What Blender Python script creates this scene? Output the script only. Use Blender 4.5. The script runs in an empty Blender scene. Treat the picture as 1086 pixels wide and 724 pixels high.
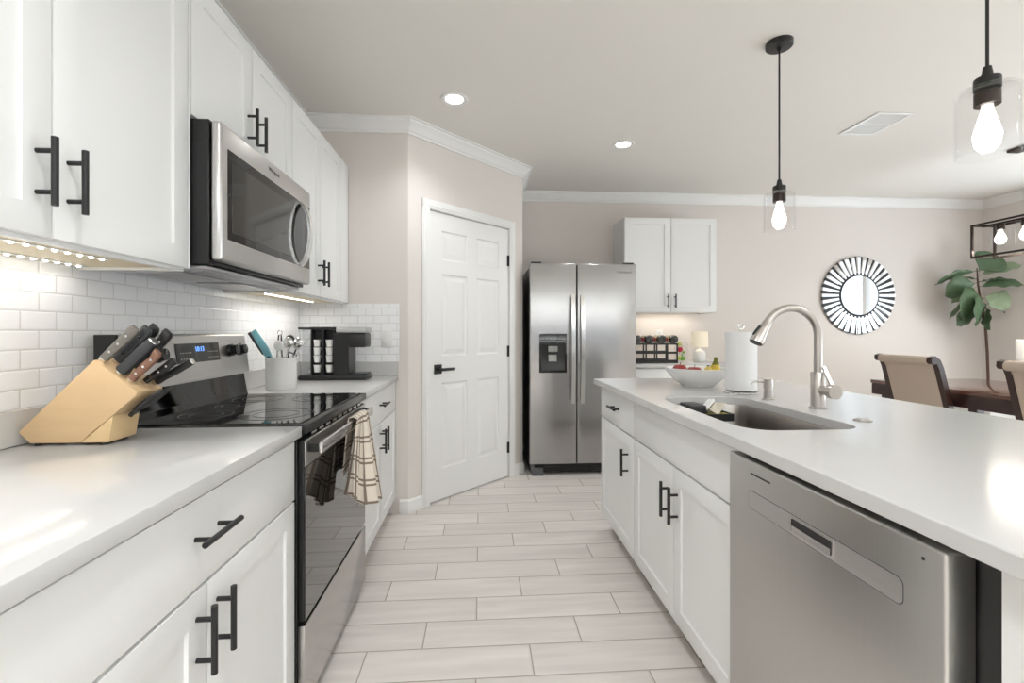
import bpy, bmesh, math, random
from mathutils import Vector, Matrix
random.seed(7)
PI = math.pi
scene = bpy.context.scene
COL = scene.collection

# ------------------------------------------------------------------ camera
F_PX, U0, V0, CAM_H = 491.64, 509.36, 351.7, 1.201
cam_d = bpy.data.cameras.new('camera')
cam = bpy.data.objects.new('camera', cam_d); COL.objects.link(cam)
cam_d.sensor_fit = 'HORIZONTAL'; cam_d.sensor_width = 36.0
cam_d.lens = F_PX / 1086.0 * 36.0
cam_d.shift_y = -(362.0 - V0) / 1086.0
cam_d.clip_start = 0.02
cam.location = (0, 0, CAM_H)
cam.rotation_euler = (PI / 2, 0, -math.atan((543.0 - U0) / F_PX))
scene.camera = cam

# ------------------------------------------------------------------ colour management
vs = scene.view_settings
scene.display_settings.display_device = 'sRGB'
vs.view_transform = 'Standard'; vs.look = 'None'; vs.gamma = 1.0; vs.use_curve_mapping = False
vs.exposure = 0.74

# ------------------------------------------------------------------ world + daylight
world = bpy.data.worlds.new('daylight'); scene.world = world; world.use_nodes = True
wn = world.node_tree.nodes
wn['Background'].inputs['Color'].default_value = (0.86, 0.93, 1.0, 1)
wn['Background'].inputs['Strength'].default_value = 0.38

def area_light(name, loc, rot, sx, sy, power, color=(1, 1, 1), parent=None, spread=PI):
    d = bpy.data.lights.new(name, 'AREA'); d.shape = 'RECTANGLE'; d.size = sx; d.size_y = sy
    d.energy = power; d.color = color; d.spread = spread
    o = bpy.data.objects.new(name, d); COL.objects.link(o); o.location = loc; o.rotation_euler = rot
    if parent: o.parent = parent
    return o

# added rear strip lamp, then daylight through the dining-room window (both out of frame)
area_light('fridge_band_strip', (1.75, -3.3, 2.30), (PI / 2, 0, 0), 5.2, 0.26, 8, (1.0, 0.97, 0.93))  # added strip, gives the refrigerator doors their bright reflected band
area_light('dining_window_daylight', (5.56, 2.0, 1.3), (0, PI / 2, 0), 2.0, 3.6, 12, (0.90, 0.96, 1.0))
# added upward fill outside both windows, standing in for ground-bounced daylight on the ceiling
area_light('dining_ceiling_fill', (6.5, 2.0, 0.15), (0, PI - math.radians(62), 0), 1.6, 4.2, 92, (0.81, 0.915, 1.0))
area_light('rear_ceiling_fill', (1.75, -4.3, 0.10), (PI, 0, 0), 6.0, 1.9, 1120, (0.81, 0.915, 1.0))

# ------------------------------------------------------------------ materials
def lin(c):
    c = c / 255.0
    return c / 12.92 if c <= 0.04045 else ((c + 0.055) / 1.055) ** 2.4
def rgb(r, g, b): return (lin(r), lin(g), lin(b), 1.0)

def mat(name, col, rough=0.5, metal=0.0, spec=0.5, noise=None, bump=None, aniso=0.0, emit=None, coat=0.0):
    """noise=(scale xyz, amount): colour wobble; bump=(scale xyz, strength)"""
    m = bpy.data.materials.new(name); m.use_nodes = True
    nt = m.node_tree; b = nt.nodes['Principled BSDF']
    b.inputs['Base Color'].default_value = col
    b.inputs['Roughness'].default_value = rough
    b.inputs['Metallic'].default_value = metal
    b.inputs['Specular IOR Level'].default_value = spec
    b.inputs['Anisotropic'].default_value = aniso
    b.inputs['Coat Weight'].default_value = coat
    if emit:
        b.inputs['Emission Color'].default_value = emit[0]; b.inputs['Emission Strength'].default_value = emit[1]
    if noise or bump:
        tc = nt.nodes.new('ShaderNodeTexCoord')
    def nz(scale):
        mp = nt.nodes.new('ShaderNodeMapping'); mp.inputs['Scale'].default_value = scale
        nt.links.new(tc.outputs['Object'], mp.inputs['Vector'])
        n = nt.nodes.new('ShaderNodeTexNoise'); n.inputs['Scale'].default_value = 1.0; n.inputs['Detail'].default_value = 4
        nt.links.new(mp.outputs['Vector'], n.inputs['Vector'])
        return n
    if noise:
        n = nz(noise[0])
        r = nt.nodes.new('ShaderNodeMapRange')
        r.inputs['To Min'].default_value = 1 - noise[1]; r.inputs['To Max'].default_value = 1 + noise[1]
        nt.links.new(n.outputs['Fac'], r.inputs['Value'])
        hs = nt.nodes.new('ShaderNodeHueSaturation'); hs.inputs['Color'].default_value = col
        nt.links.new(r.outputs['Result'], hs.inputs['Value'])
        nt.links.new(hs.outputs['Color'], b.inputs['Base Color'])
    if bump:
        n = nz(bump[0])
        bp = nt.nodes.new('ShaderNodeBump'); bp.inputs['Strength'].default_value = bump[1]; bp.inputs['Distance'].default_value = 0.002
        nt.links.new(n.outputs['Fac'], bp.inputs['Height']); nt.links.new(bp.outputs['Normal'], b.inputs['Normal'])
    return m

M = {}
M['wall'] = mat('greige_wall_paint', rgb(226, 219, 213), 0.75, spec=0.2, bump=((90, 90, 90), 0.05))
M['ceiling'] = mat('ceiling_paint', rgb(234, 230, 223), 0.85, spec=0.15, bump=((60, 60, 60), 0.08))
M['trim'] = mat('white_trim_paint', rgb(238, 237, 234), 0.4)
M['cab'] = mat('white_cabinet_lacquer', rgb(236, 236, 234), 0.35)
M['maple'] = mat('maple_underside', rgb(230, 216, 186), 0.5, noise=((3, 30, 30), 0.06))
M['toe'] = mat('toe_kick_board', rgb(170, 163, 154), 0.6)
M['quartz'] = mat('white_quartz', rgb(206, 205, 203), 0.15, spec=0.4, noise=((6, 6, 6), 0.025))
M['black'] = mat('black_metal', rgb(26, 26, 27), 0.38, spec=0.5)
M['blackplastic'] = mat('black_plastic', rgb(30, 30, 31), 0.35)
M['blackgloss'] = mat('black_glass', rgb(9, 9, 10), 0.04, spec=0.6)
M['ovenglass'] = mat('oven_glass', rgb(34, 31, 29), 0.03, spec=1.0, coat=0.6)
M['microglass'] = mat('microwave_glass', rgb(52, 50, 48), 0.06, spec=0.8)
M['darkenamel'] = mat('dark_enamel', rgb(28, 28, 29), 0.25)
M['steel'] = mat('brushed_stainless', (0.56, 0.55, 0.54, 1), 0.24, 1.0, noise=((2, 2, 260), 0.05))
M['fridge'] = mat('refrigerator_stainless', (0.415, 0.41, 0.41, 1), 0.22, 1.0, noise=((2, 2, 260), 0.05))
M['steel_h'] = mat('brushed_stainless_horizontal', (0.62, 0.61, 0.6, 1), 0.30, 1.0, noise=((3, 3, 300), 0.05))
M['steel_v'] = mat('brushed_stainless_vertical', (0.56, 0.55, 0.53, 1), 0.33, 1.0, noise=((200, 200, 2), 0.04))
M['steel_hi'] = mat('polished_steel', (0.72, 0.71, 0.7, 1), 0.16, 1.0)
M['nickel'] = mat('brushed_nickel', (0.56, 0.53, 0.5, 1), 0.28, 1.0)
M['sinksteel'] = mat('sink_steel', (0.42, 0.39, 0.365, 1), 0.32, 1.0, noise=((4, 220, 4), 0.06))
M['hood'] = mat('galvanised_vent', (0.6, 0.6, 0.62, 1), 0.35, 1.0, noise=((20, 20, 20), 0.15))
M['padgrey'] = mat('grey_paddle', rgb(150, 150, 146), 0.4, 0.4)
M['silver'] = mat('satin_silver_plastic', rgb(190, 190, 190), 0.38, 0.5)
M['oak'] = mat('beech_block', rgb(204, 174, 134), 0.45, noise=((6, 40, 40), 0.09))
M['oak2'] = mat('beech_block_foot', rgb(210, 182, 138), 0.45, noise=((6, 40, 40), 0.08))
M['brownwood'] = mat('brown_handle_wood', rgb(128, 92, 74), 0.5, noise=((60, 60, 15), 0.2))
M['greywood'] = mat('grey_handle_wood', rgb(112, 108, 102), 0.45, noise=((60, 60, 15), 0.2))
M['graphite'] = mat('graphite_handle', rgb(52, 54, 57), 0.45)
M['white'] = mat('white_ceramic', rgb(240, 239, 236), 0.25)
M['whitep'] = mat('white_plastic', rgb(232, 232, 230), 0.4)
M['paper'] = mat('paper_towel', rgb(240, 240, 240), 0.9, spec=0.1, bump=((120, 120, 120), 0.5))
M['teal'] = mat('teal_silicone', rgb(120, 178, 190), 0.45)
M['darkwood'] = mat('espresso_wood', rgb(54, 34, 29), 0.28, noise=((8, 3, 40), 0.2))
M['tabletop'] = mat('espresso_tabletop', rgb(94, 60, 50), 0.16, noise=((8, 2, 8), 0.15), coat=0.5)
M['fabric'] = mat('beige_upholstery', rgb(192, 176, 161), 0.9, spec=0.1, noise=((180, 180, 180), 0.06), bump=((400, 400, 400), 0.3))
M['leaf'] = mat('fig_leaf', rgb(88, 112, 82), 0.45, noise=((14, 14, 14), 0.2))
M['leaf2'] = mat('fig_leaf_pale', rgb(150, 168, 136), 0.5, noise=((14, 14, 14), 0.15))
M['bark'] = mat('bark', rgb(84, 62, 52), 0.8, bump=((60, 60, 20), 0.6))
M['soil'] = mat('soil', rgb(60, 46, 38), 0.95, bump=((80, 80, 80), 1.0))
M['mirror'] = mat('mirror_glass', (0.86, 0.88, 0.9, 1), 0.02, 1.0)
M['mirror2'] = mat('bevelled_mirror', (0.9, 0.9, 0.9, 1), 0.08, 1.0)
M['bronze'] = mat('dark_bronze', rgb(58, 48, 43), 0.35, 0.6)
M['apple'] = mat('red_apple', rgb(150, 40, 33), 0.3, noise=((25, 25, 25), 0.5))
M['banana'] = mat('yellow_banana', rgb(222, 196, 74), 0.5, noise=((30, 30, 30), 0.12))
M['bananatip'] = mat('banana_stem_green', rgb(120, 124, 40), 0.6)
M['pear'] = mat('yellow_pear', rgb(212, 188, 100), 0.5, noise=((40, 40, 40), 0.15))
M['bottle'] = mat('dark_bottle_glass', rgb(22, 26, 20), 0.06, spec=0.8)
M['redfoil'] = mat('red_foil', rgb(132, 30, 38), 0.35, 0.3)
M['label'] = mat('cream_label', rgb(222, 208, 170), 0.7)
M['leafgreen'] = mat('fresh_green', rgb(126, 176, 70), 0.5)
M['lime'] = mat('lime_petal', rgb(196, 206, 90), 0.5)
M['redflower'] = mat('red_petal', rgb(206, 34, 60), 0.5)
M['pink'] = mat('white_petal', rgb(226, 216, 208), 0.6)
M['sponge'] = mat('yellow_green_sponge', rgb(142, 132, 56), 0.9, bump=((150, 150, 150), 1.0))
M['bristle'] = mat('cream_bristle', rgb(212, 203, 186), 0.8, bump=((300, 300, 60), 0.8))
M['greyrubber'] = mat('grey_rubber', rgb(92, 92, 94), 0.7)

def emission(name, col, strength):
    m = bpy.data.materials.new(name); m.use_nodes = True; nt = m.node_tree
    nt.nodes.clear()
    o = nt.nodes.new('ShaderNodeOutputMaterial'); e = nt.nodes.new('ShaderNodeEmission')
    e.inputs['Color'].default_value = col; e.inputs['Strength'].default_value = strength
    nt.links.new(e.outputs[0], o.inputs[0]); return m
M['lens'] = emission('downlight_lens', (1, 0.97, 0.92, 1), 14)
M['bulb'] = emission('glowing_bulb', (1, 0.93, 0.84, 1), 3)
M['led'] = emission('led_dot', (1, 0.95, 0.82, 1), 12)
M['blue'] = emission('blue_digits', (0.15, 0.35, 1, 1), 1.6)
M['shade'] = mat('lit_lamp_shade', rgb(244, 234, 214), 0.8, emit=((1, 0.85, 0.62, 1), 0.12))

def glass(name, tint=(1, 1, 1, 1), gl=0.12):
    m = bpy.data.materials.new(name); m.use_nodes = True; nt = m.node_tree; nt.nodes.clear()
    o = nt.nodes.new('ShaderNodeOutputMaterial'); mx = nt.nodes.new('ShaderNodeMixShader')
    t = nt.nodes.new('ShaderNodeBsdfTransparent'); t.inputs[0].default_value = tint
    g = nt.nodes.new('ShaderNodeBsdfGlossy'); g.inputs['Roughness'].default_value = 0.03
    lw = nt.nodes.new('ShaderNodeLayerWeight'); lw.inputs['Blend'].default_value = 0.5
    pw = nt.nodes.new('ShaderNodeMath'); pw.operation = 'POWER'; pw.inputs[1].default_value = 4.0
    ml = nt.nodes.new('ShaderNodeMath'); ml.operation = 'MULTIPLY_ADD'; ml.inputs[1].default_value = gl * 3; ml.inputs[2].default_value = 0.01
    nt.links.new(lw.outputs['Facing'], pw.inputs[0]); nt.links.new(pw.outputs[0], ml.inputs[0])
    nt.links.new(ml.outputs[0], mx.inputs[0]); nt.links.new(t.outputs[0], mx.inputs[1]); nt.links.new(g.outputs[0], mx.inputs[2])
    nt.links.new(mx.outputs[0], o.inputs[0]); return m
M['glass'] = glass('clear_glass', (0.985, 0.985, 0.985, 1), 0.09)
M['acryl'] = glass('clear_acrylic', (0.9, 0.91, 0.92, 1), 0.2)

def node_chain(m):
    nt = m.node_tree
    def N(t, **kw):
        n = nt.nodes.new(t)
        for k, v in kw.items(): setattr(n, k, v)
        return n
    def math_(op, a, b=None):
        n = N('ShaderNodeMath', operation=op)
        for i, v in enumerate((a, b)):
            if v is None: continue
            if isinstance(v, (int, float)): n.inputs[i].default_value = v
            else: nt.links.new(v, n.inputs[i])
        return n.outputs[0]
    return nt, N, math_

def tile_material(name, du, dv, u_axis, off_u, off_v, per_row, base, grout, gap, rough, var, grain=None, bumpd=0.004, groutrough=0.8):
    """running-bond tiles: u along an axis of the object, v the other; per_row = shift of each row (fraction of a tile)"""
    m = bpy.data.materials.new(name); m.use_nodes = True
    nt, N, A = node_chain(m); L = nt.links.new
    b = nt.nodes['Principled BSDF']
    tc = N('ShaderNodeTexCoord'); sp = N('ShaderNodeSeparateXYZ'); L(tc.outputs['Object'], sp.inputs[0])
    u = sp.outputs[u_axis[0]]; v = sp.outputs[u_axis[1]]
    vv = A('DIVIDE', A('SUBTRACT', v, off_v), dv)
    row = A('FLOOR', vv)
    uu = A('ADD', A('DIVIDE', A('SUBTRACT', u, off_u), du), A('MULTIPLY', row, per_row))
    colm = A('FLOOR', uu)
    fu = A('SUBTRACT', uu, colm); fv = A('SUBTRACT', vv, row)
    eu = A('MULTIPLY', A('MINIMUM', fu, A('SUBTRACT', 1.0, fu)), du)
    ev = A('MULTIPLY', A('MINIMUM', fv, A('SUBTRACT', 1.0, fv)), dv)
    e = A('MINIMUM', eu, ev)
    mr = N('ShaderNodeMapRange'); mr.inputs['From Min'].default_value = gap * 0.35; mr.inputs['From Max'].default_value = gap * 0.65
    L(e, mr.inputs['Value'])
    cb = N('ShaderNodeCombineXYZ'); L(row, cb.inputs[0]); L(colm, cb.inputs[1])
    wn_ = N('ShaderNodeTexWhiteNoise'); L(cb.outputs[0], wn_.inputs['Vector'])
    vr = N('ShaderNodeMapRange'); vr.inputs['To Min'].default_value = 1 - var; vr.inputs['To Max'].default_value = 1 + var
    L(wn_.outputs['Value'], vr.inputs['Value'])
    val = vr.outputs['Result']
    if grain:
        ad = N('ShaderNodeVectorMath', operation='ADD'); L(tc.outputs['Object'], ad.inputs[0])
        sc_ = N('ShaderNodeVectorMath', operation='SCALE'); L(wn_.outputs['Color'], sc_.inputs[0]); sc_.inputs['Scale'].default_value = 20
        L(sc_.outputs[0], ad.inputs[1])
        mp = N('ShaderNodeMapping'); mp.inputs['Scale'].default_value = grain[0]; L(ad.outputs[0], mp.inputs['Vector'])
        nz = N('ShaderNodeTexNoise'); nz.inputs['Scale'].default_value = 1; nz.inputs['Detail'].default_value = 6; L(mp.outputs[0], nz.inputs['Vector'])
        gr = N('ShaderNodeMapRange'); gr.inputs['From Min'].default_value = 0.3; gr.inputs['From Max'].default_value = 0.7
        gr.inputs['To Min'].default_value = 1 - grain[1]; gr.inputs['To Max'].default_value = 1 + grain[1]
        L(nz.outputs['Fac'], gr.inputs['Value'])
        val = A('MULTIPLY', val, gr.outputs['Result'])
    hs = N('ShaderNodeHueSaturation'); hs.inputs['Color'].default_value = base; L(val, hs.inputs['Value'])
    mx = N('ShaderNodeMix', data_type='RGBA'); mx.inputs[6].default_value = grout; L(hs.outputs[0], mx.inputs[7]); L(mr.outputs[0], mx.inputs[0])
    L(mx.outputs[2], b.inputs['Base Color'])
    rr = N('ShaderNodeMapRange'); rr.inputs['To Min'].default_value = groutrough; rr.inputs['To Max'].default_value = rough; L(mr.outputs[0], rr.inputs['Value'])
    L(rr.outputs[0], b.inputs['Roughness'])
    m2 = N('ShaderNodeMapRange'); m2.inputs['From Min'].default_value = gap * 0.3; m2.inputs['From Max'].default_value = gap * 1.6; L(e, m2.inputs['Value'])
    bp = N('ShaderNodeBump'); bp.inputs['Strength'].default_value = 0.5; bp.inputs['Distance'].default_value = bumpd
    L(m2.outputs[0], bp.inputs['Height']); L(bp.outputs[0], b.inputs['Normal'])
    return m
M['floor'] = tile_material('plank_tile_floor', 0.613, 0.1635, (0, 1), 0.189, 2.592, -1 / 3.0 * 1.0, rgb(227, 220, 214), rgb(176, 164, 151), 0.005, 0.42, 0.05, ((2.5, 22, 1), 0.085), 0.0015)
M['tile_l'] = tile_material('subway_tile', 0.1016, 0.0508, (1, 2), 1.27, 1.0015, 0.5, rgb(247, 247, 248), rgb(212, 211, 209), 0.0028, 0.16, 0.012, None, 0.0015)
M['tile_b'] = tile_material('subway_tile_return', 0.1016, 0.0508, (0, 2), -1.16, 1.0015, 0.5, rgb(247, 247, 248), rgb(206, 205, 203), 0.0028, 0.16, 0.012, None, 0.0015)

def plaid():
    m = bpy.data.materials.new('plaid_cotton'); m.use_nodes = True
    nt, N, A = node_chain(m); L = nt.links.new; b = nt.nodes['Principled BSDF']
    uv = N('ShaderNodeUVMap'); sp = N('ShaderNodeSeparateXYZ'); L(uv.outputs[0], sp.inputs[0])
    def lines(c, off):
        f = A('FRACT', A('ADD', A('DIVIDE', c, 0.092), off))
        a1 = A('LESS_THAN', A('ABSOLUTE', A('SUBTRACT', f, 0.38)), 0.05)
        a2 = A('LESS_THAN', A('ABSOLUTE', A('SUBTRACT', f, 0.60)), 0.05)
        return A('MAXIMUM', a1, a2)
    k = A('MULTIPLY', A('MAXIMUM', lines(sp.outputs[0], 0.0), lines(sp.outputs[1], 0.1)), 0.8)
    mx = N('ShaderNodeMix', data_type='RGBA'); mx.inputs[6].default_value = rgb(226, 215, 201); mx.inputs[7].default_value = rgb(98, 78, 64)
    L(k, mx.inputs[0]); L(mx.outputs[2], b.inputs['Base Color']); b.inputs['Roughness'].default_value = 0.95
    b.inputs['Specular IOR Level'].default_value = 0.1
    return m
M['plaid'] = plaid()

# ------------------------------------------------------------------ mesh helpers
class MB:
    """collects geometry; coordinates are world coords minus o"""
    def __init__(self, o=(0, 0, 0)):
        self.bm = bmesh.new(); self.o = Vector(o); self.mi = 0
    def _v(self, p): return self.bm.verts.new(Vector(p) - self.o)
    def box(self, x0, x1, y0, y1, z0, z1, bev=0.0, seg=1):
        if x1 < x0: x0, x1 = x1, x0
        if y1 < y0: y0, y1 = y1, y0
        if z1 < z0: z0, z1 = z1, z0
        v = [self._v(p) for p in ((x0, y0, z0), (x1, y0, z0), (x1, y1, z0), (x0, y1, z0), (x0, y0, z1), (x1, y0, z1), (x1, y1, z1), (x0, y1, z1))]
        fs = [self.bm.faces.new([v[i] for i in q]) for q in ((0, 3, 2, 1), (4, 5, 6, 7), (0, 1, 5, 4), (1, 2, 6, 5), (2, 3, 7, 6), (3, 0, 4, 7))]
        if bev > 0:
            es = list({e for f in fs for e in f.edges})
            bmesh.ops.bevel(self.bm, geom=es, offset=bev, segments=seg, affect='EDGES', profile=0.5)
        return self
    def ring(self, pts):
        return [self._v(p) for p in pts]
    def loft(self, rings, closed=True, cap0=True, cap1=True, wrap=False):
        vr = [self.ring(r) for r in rings]
        n = len(vr[0]); pairs = list(zip(vr[:-1], vr[1:]))
        if wrap: pairs.append((vr[-1], vr[0]))
        for a, b in pairs:
            for i in range(n if closed else n - 1):
                j = (i + 1) % n
                self.bm.faces.new((a[i], a[j], b[j], b[i]))
        if closed and not wrap:
            if cap0: self.bm.faces.new(vr[0][::-1])
            if cap1: self.bm.faces.new(vr[-1])
        return self
    def tube(self, pts, r, seg=10, caps=True, closed=False):
        pts = [Vector(p) for p in pts]; n = len(pts)
        rs = r if isinstance(r, (list, tuple)) else [r] * n
        rings = []; up = None
        for i, p in enumerate(pts):
            if closed: t = (pts[(i + 1) % n] - pts[i - 1]).normalized()
            elif i == 0: t = (pts[1] - pts[0]).normalized()
            elif i == n - 1: t = (pts[-1] - pts[-2]).normalized()
            else: t = ((pts[i + 1] - p).normalized() + (p - pts[i - 1]).normalized()).normalized()
            if up is None:
                up = Vector((0, 0, 1)) if abs(t.z) < 0.9 else Vector((1, 0, 0))
            up = (up - t * up.dot(t)).normalized(); s = t.cross(up)
            rings.append([p + (up * math.cos(a) + s * math.sin(a)) * rs[i] for a in [2 * PI * k / seg for k in range(seg)]])
        return self.loft(rings, True, caps, caps, wrap=closed)
    def cyl(self, p0, p1, r0, r1=None, seg=20, caps=True):
        return self.tube([p0, p1], [r0, r0 if r1 is None else r1], seg, caps)
    def sweep(self, pts, w, t, side):
        """rectangular bar: w across 'side', t across the other normal"""
        pts = [Vector(p) for p in pts]; side = Vector(side).normalized(); rings = []
        for i, p in enumerate(pts):
            a = pts[max(i - 1, 0)]; b = pts[min(i + 1, len(pts) - 1)]
            tg = (b - a).normalized(); nn = tg.cross(side).normalized()
            rings.append([p + side * (sx * w / 2) + nn * (sy * t / 2) for sx, sy in ((-1, -1), (1, -1), (1, 1), (-1, 1))])
        return self.loft(rings)
    def lathe(self, prof, c=(0, 0, 0), seg=32, cap0=True, cap1=True):
        c = Vector(c)
        rings = [[c + Vector((max(r, 1e-5) * math.cos(2 * PI * k / seg), max(r, 1e-5) * math.sin(2 * PI * k / seg), z)) for k in range(seg)] for r, z in prof]
        return self.loft(rings, True, cap0, cap1)
    def sphere(self, c, r, sx=1, sy=1, sz=1, u=20, v=12):
        prof = [(r * math.sin(PI * i / v), -r * math.cos(PI * i / v)) for i in range(v + 1)]
        c = Vector(c)
        rings = [[c + Vector((sx * max(q, 1e-5) * math.cos(2 * PI * k / u), sy * max(q, 1e-5) * math.sin(2 * PI * k / u), sz * z)) for k in range(u)] for q, z in prof]
        return self.loft(rings)
    def prism(self, poly, axis, a0, a1, bev=0.0):
        """poly of 2D points; axis 'y': (x,z) extruded in y; 'z': (x,y) in z; 'x': (y,z) in x"""
        def P(p, a):
            return {'y': (p[0], a, p[1]), 'z': (p[0], p[1], a), 'x': (a, p[0], p[1])}[axis]
        v0 = [self._v(P(p, a0)) for p in poly]; v1 = [self._v(P(p, a1)) for p in poly]
        n = len(poly); fs = [self.bm.faces.new(v0), self.bm.faces.new(v1[::-1])]
        for i in range(n):
            j = (i + 1) % n; fs.append(self.bm.faces.new((v0[j], v0[i], v1[i], v1[j])))
        if bev:
            es = list({e for f in fs for e in f.edges})
            bmesh.ops.bevel(self.bm, geom=es, offset=bev, segments=2, affect='EDGES', profile=0.5)
        return self
    def panel(self, x0, x1, z0, z1, yf, t, insets, bev=0.0015):
        """board whose front faces -Y at yf; insets = list of (margin, depth) applied to the whole front, going inwards"""
        v = [self._v(p) for p in ((x0, yf, z0), (x1, yf, z0), (x1, yf, z1), (x0, yf, z1))]
        w = [self._v(p) for p in ((x0, yf + t, z0), (x1, yf + t, z0), (x1, yf + t, z1), (x0, yf + t, z1))]
        front = self.bm.faces.new(v); self.bm.faces.new(w[::-1])
        sides = [self.bm.faces.new((v[(i + 1) % 4], v[i], w[i], w[(i + 1) % 4])) for i in range(4)]
        cur = v; y = yf; f = front; q = [x0, x1, z0, z1]
        for mrg, dep in insets:
            q = [q[0] + mrg, q[1] - mrg, q[2] + mrg, q[3] - mrg]; y += dep
            nv = [self._v(p) for p in ((q[0], y, q[2]), (q[1], y, q[2]), (q[1], y, q[3]), (q[0], y, q[3]))]
            self.bm.faces.remove(f)
            for i in range(4):
                j = (i + 1) % 4; self.bm.faces.new((cur[i], cur[j], nv[j], nv[i]))
            f = self.bm.faces.new(nv); cur = nv
        if bev:
            es = [e for e in self.bm.edges if e.verts[0] in v and e.verts[1] in v]
            bmesh.ops.bevel(self.bm, geom=es, offset=bev, segments=2, affect='EDGES', profile=0.5)
        return self
    def build(self, name, m, parent=None, smooth=40, loc=None, rot=None):
        bmesh.ops.recalc_face_normals(self.bm, faces=self.bm.faces[:])
        me = bpy.data.meshes.new(name); self.bm.to_mesh(me); self.bm.free()
        for k in (m if isinstance(m, (list, tuple)) else [m]): me.materials.append(k)
        if smooth:
            for p in me.polygons: p.use_smooth = True
            me.set_sharp_from_angle(angle=math.radians(smooth))
        o = bpy.data.objects.new(name, me); COL.objects.link(o)
        if parent: o.parent = parent
        if loc: o.location = loc
        elif not parent: o.location = self.o
        if rot: o.rotation_euler = rot
        return o

def tag(o, label, cat, group=None):
    o['label'] = label; o['category'] = cat
    if group: o['group'] = group
    return o
def thing(name, label, cat, loc=(0, 0, 0), rotz=0, group=None, rot=None):
    o = bpy.data.objects.new(name, None); COL.objects.link(o); o.empty_display_size = 0.05
    o.location = loc; o.rotation_euler = rot if rot else (0, 0, rotz)
    return tag(o, label, cat, group)
def struct(o):
    o['kind'] = 'structure'; return o
def copy_tree(o, parent=None):
    c = o.copy(); COL.objects.link(c)
    if parent: c.parent = parent
    for ch in list(o.children): copy_tree(ch, c)
    return c
def text_mesh(txt, size, name, m, parent, loc, rot, ext=0.0006, align='CENTER'):
    cu = bpy.data.curves.new(name, 'FONT'); cu.body = txt; cu.size = size; cu.extrude = ext
    cu.align_x = align; cu.align_y = 'CENTER'
    tmp = bpy.data.objects.new(name + '_tmp', cu); COL.objects.link(tmp)
    dg = bpy.context.evaluated_depsgraph_get()
    me = bpy.data.meshes.new_from_object(tmp.evaluated_get(dg))
    bpy.data.objects.remove(tmp)
    me.materials.clear(); me.materials.append(m)
    o = bpy.data.objects.new(name, me); COL.objects.link(o); o.parent = parent; o.location = loc; o.rotation_euler = rot
    return o

# ------------------------------------------------------------------ room shell
CEIL = 2.60
XL, YR, XPA, XPB, YPB, YB, XR, YREAR = -1.183, 3.116, -0.478, 0.361, 3.95, 4.636, 5.392, -3.2
struct(MB().box(XL - 0.15, XR + 0.15, YREAR - 0.15, YB + 0.15, -0.1, 0).build('floor', M['floor']))
struct(MB().box(XL - 0.15, XR + 0.15, YREAR - 0.15, YB + 0.15, CEIL, CEIL + 0.1).build('ceiling', M['ceiling']))
wl = struct(MB().box(XL - 0.12, XL, YREAR, YR, 0, CEIL).build('wall_left', M['wall']))
MB().box(XL, XL + 0.007, 0.50, YR - 0.001, 0.95, 1.402).build('tile_backsplash', M['tile_l'], wl)
wr = struct(MB().box(XL - 0.12, XPA, YR, YR + 0.1, 0, CEIL).build('wall_return', M['wall']))
MB().box(XL + 0.008, -0.536, YR - 0.007, YR, 1.005, 1.386).build('tile_backsplash', M['tile_b'], wr)
struct(MB().box(XPB - 0.1, XPB, YPB, YB, 0, CEIL).build('wall_alcove', M['wall']))
struct(MB().box(XPB - 0.1, XR + 0.12, YB, YB + 0.12, 0, CEIL).build('wall_back', M['wall']))
# right wall with the dining-room window opening (out of frame)
b = MB(); W0, W1 = 0.1, 3.85
b.box(XR, XR + 0.12, W1, YB, 0, CEIL).box(XR, XR + 0.12, YREAR, W0, 0, CEIL).box(XR, XR + 0.12, W0, W1, 0, 0.25).box(XR, XR + 0.12, W0, W1, 2.32, CEIL)
struct(b.build('wall_right', M['wall']))
b = MB()
for y in (W0, 1.55, 2.97, W1 - 0.06): b.box(XR + 0.02, XR + 0.08, y, y + 0.06, 0.25, 2.32)
b.box(XR + 0.02, XR + 0.08, W0, W1, 0.25, 0.31).box(XR + 0.02, XR + 0.08, W0, W1, 2.26, 2.32)
struct(b.build('window_1', M['trim']))
# rear wall; its unseen window is added, sized for light and refrigerator reflection
b = MB(); R0, R1, RZ0, RZ1 = -0.9, 4.4, 0.95, 2.45
b.box(XL - 0.12, R0, YREAR - 0.12, YREAR, 0, CEIL).box(R1, XR + 0.12, YREAR - 0.12, YREAR, 0, CEIL).box(R0, R1, YREAR - 0.12, YREAR, RZ1, CEIL).box(R0, R1, YREAR - 0.12, YREAR, 0, RZ0)
struct(b.build('wall_rear', M['wall']))
b = MB()
for k in range(4):
    x = R0 + (R1 - R0 - 0.07) * k / 3; b.box(x, x + 0.07, YREAR - 0.1, YREAR - 0.04, RZ0, RZ1)
b.box(R0, R1, YREAR - 0.1, YREAR - 0.04, RZ1 - 0.06, RZ1).box(R0, R1, YREAR - 0.1, YREAR - 0.04, RZ0, RZ0 + 0.06)
struct(b.build('unseen_rear_window', M['trim']))

# diagonal pantry wall (45 deg) in its own frame: x along the wall, front faces -y
DL = math.hypot(XPB - XPA, YPB - YR); DROT = math.atan2(YPB - YR, XPB - XPA)
D0, D1, DTOP = 0.184, 1.004, 2.045
b = MB(); G = 0.016
b.box(0, D0 - G, 0, 0.1, 0, CEIL).box(D1 + G, DL, 0, 0.1, 0, CEIL).box(D0 - G, D1 + G, 0, 0.1, DTOP + G, CEIL)
struct(b.build('wall_pantry', M['wall'], loc=(XPA, YR, 0), rot=(0, 0, DROT)))
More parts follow.
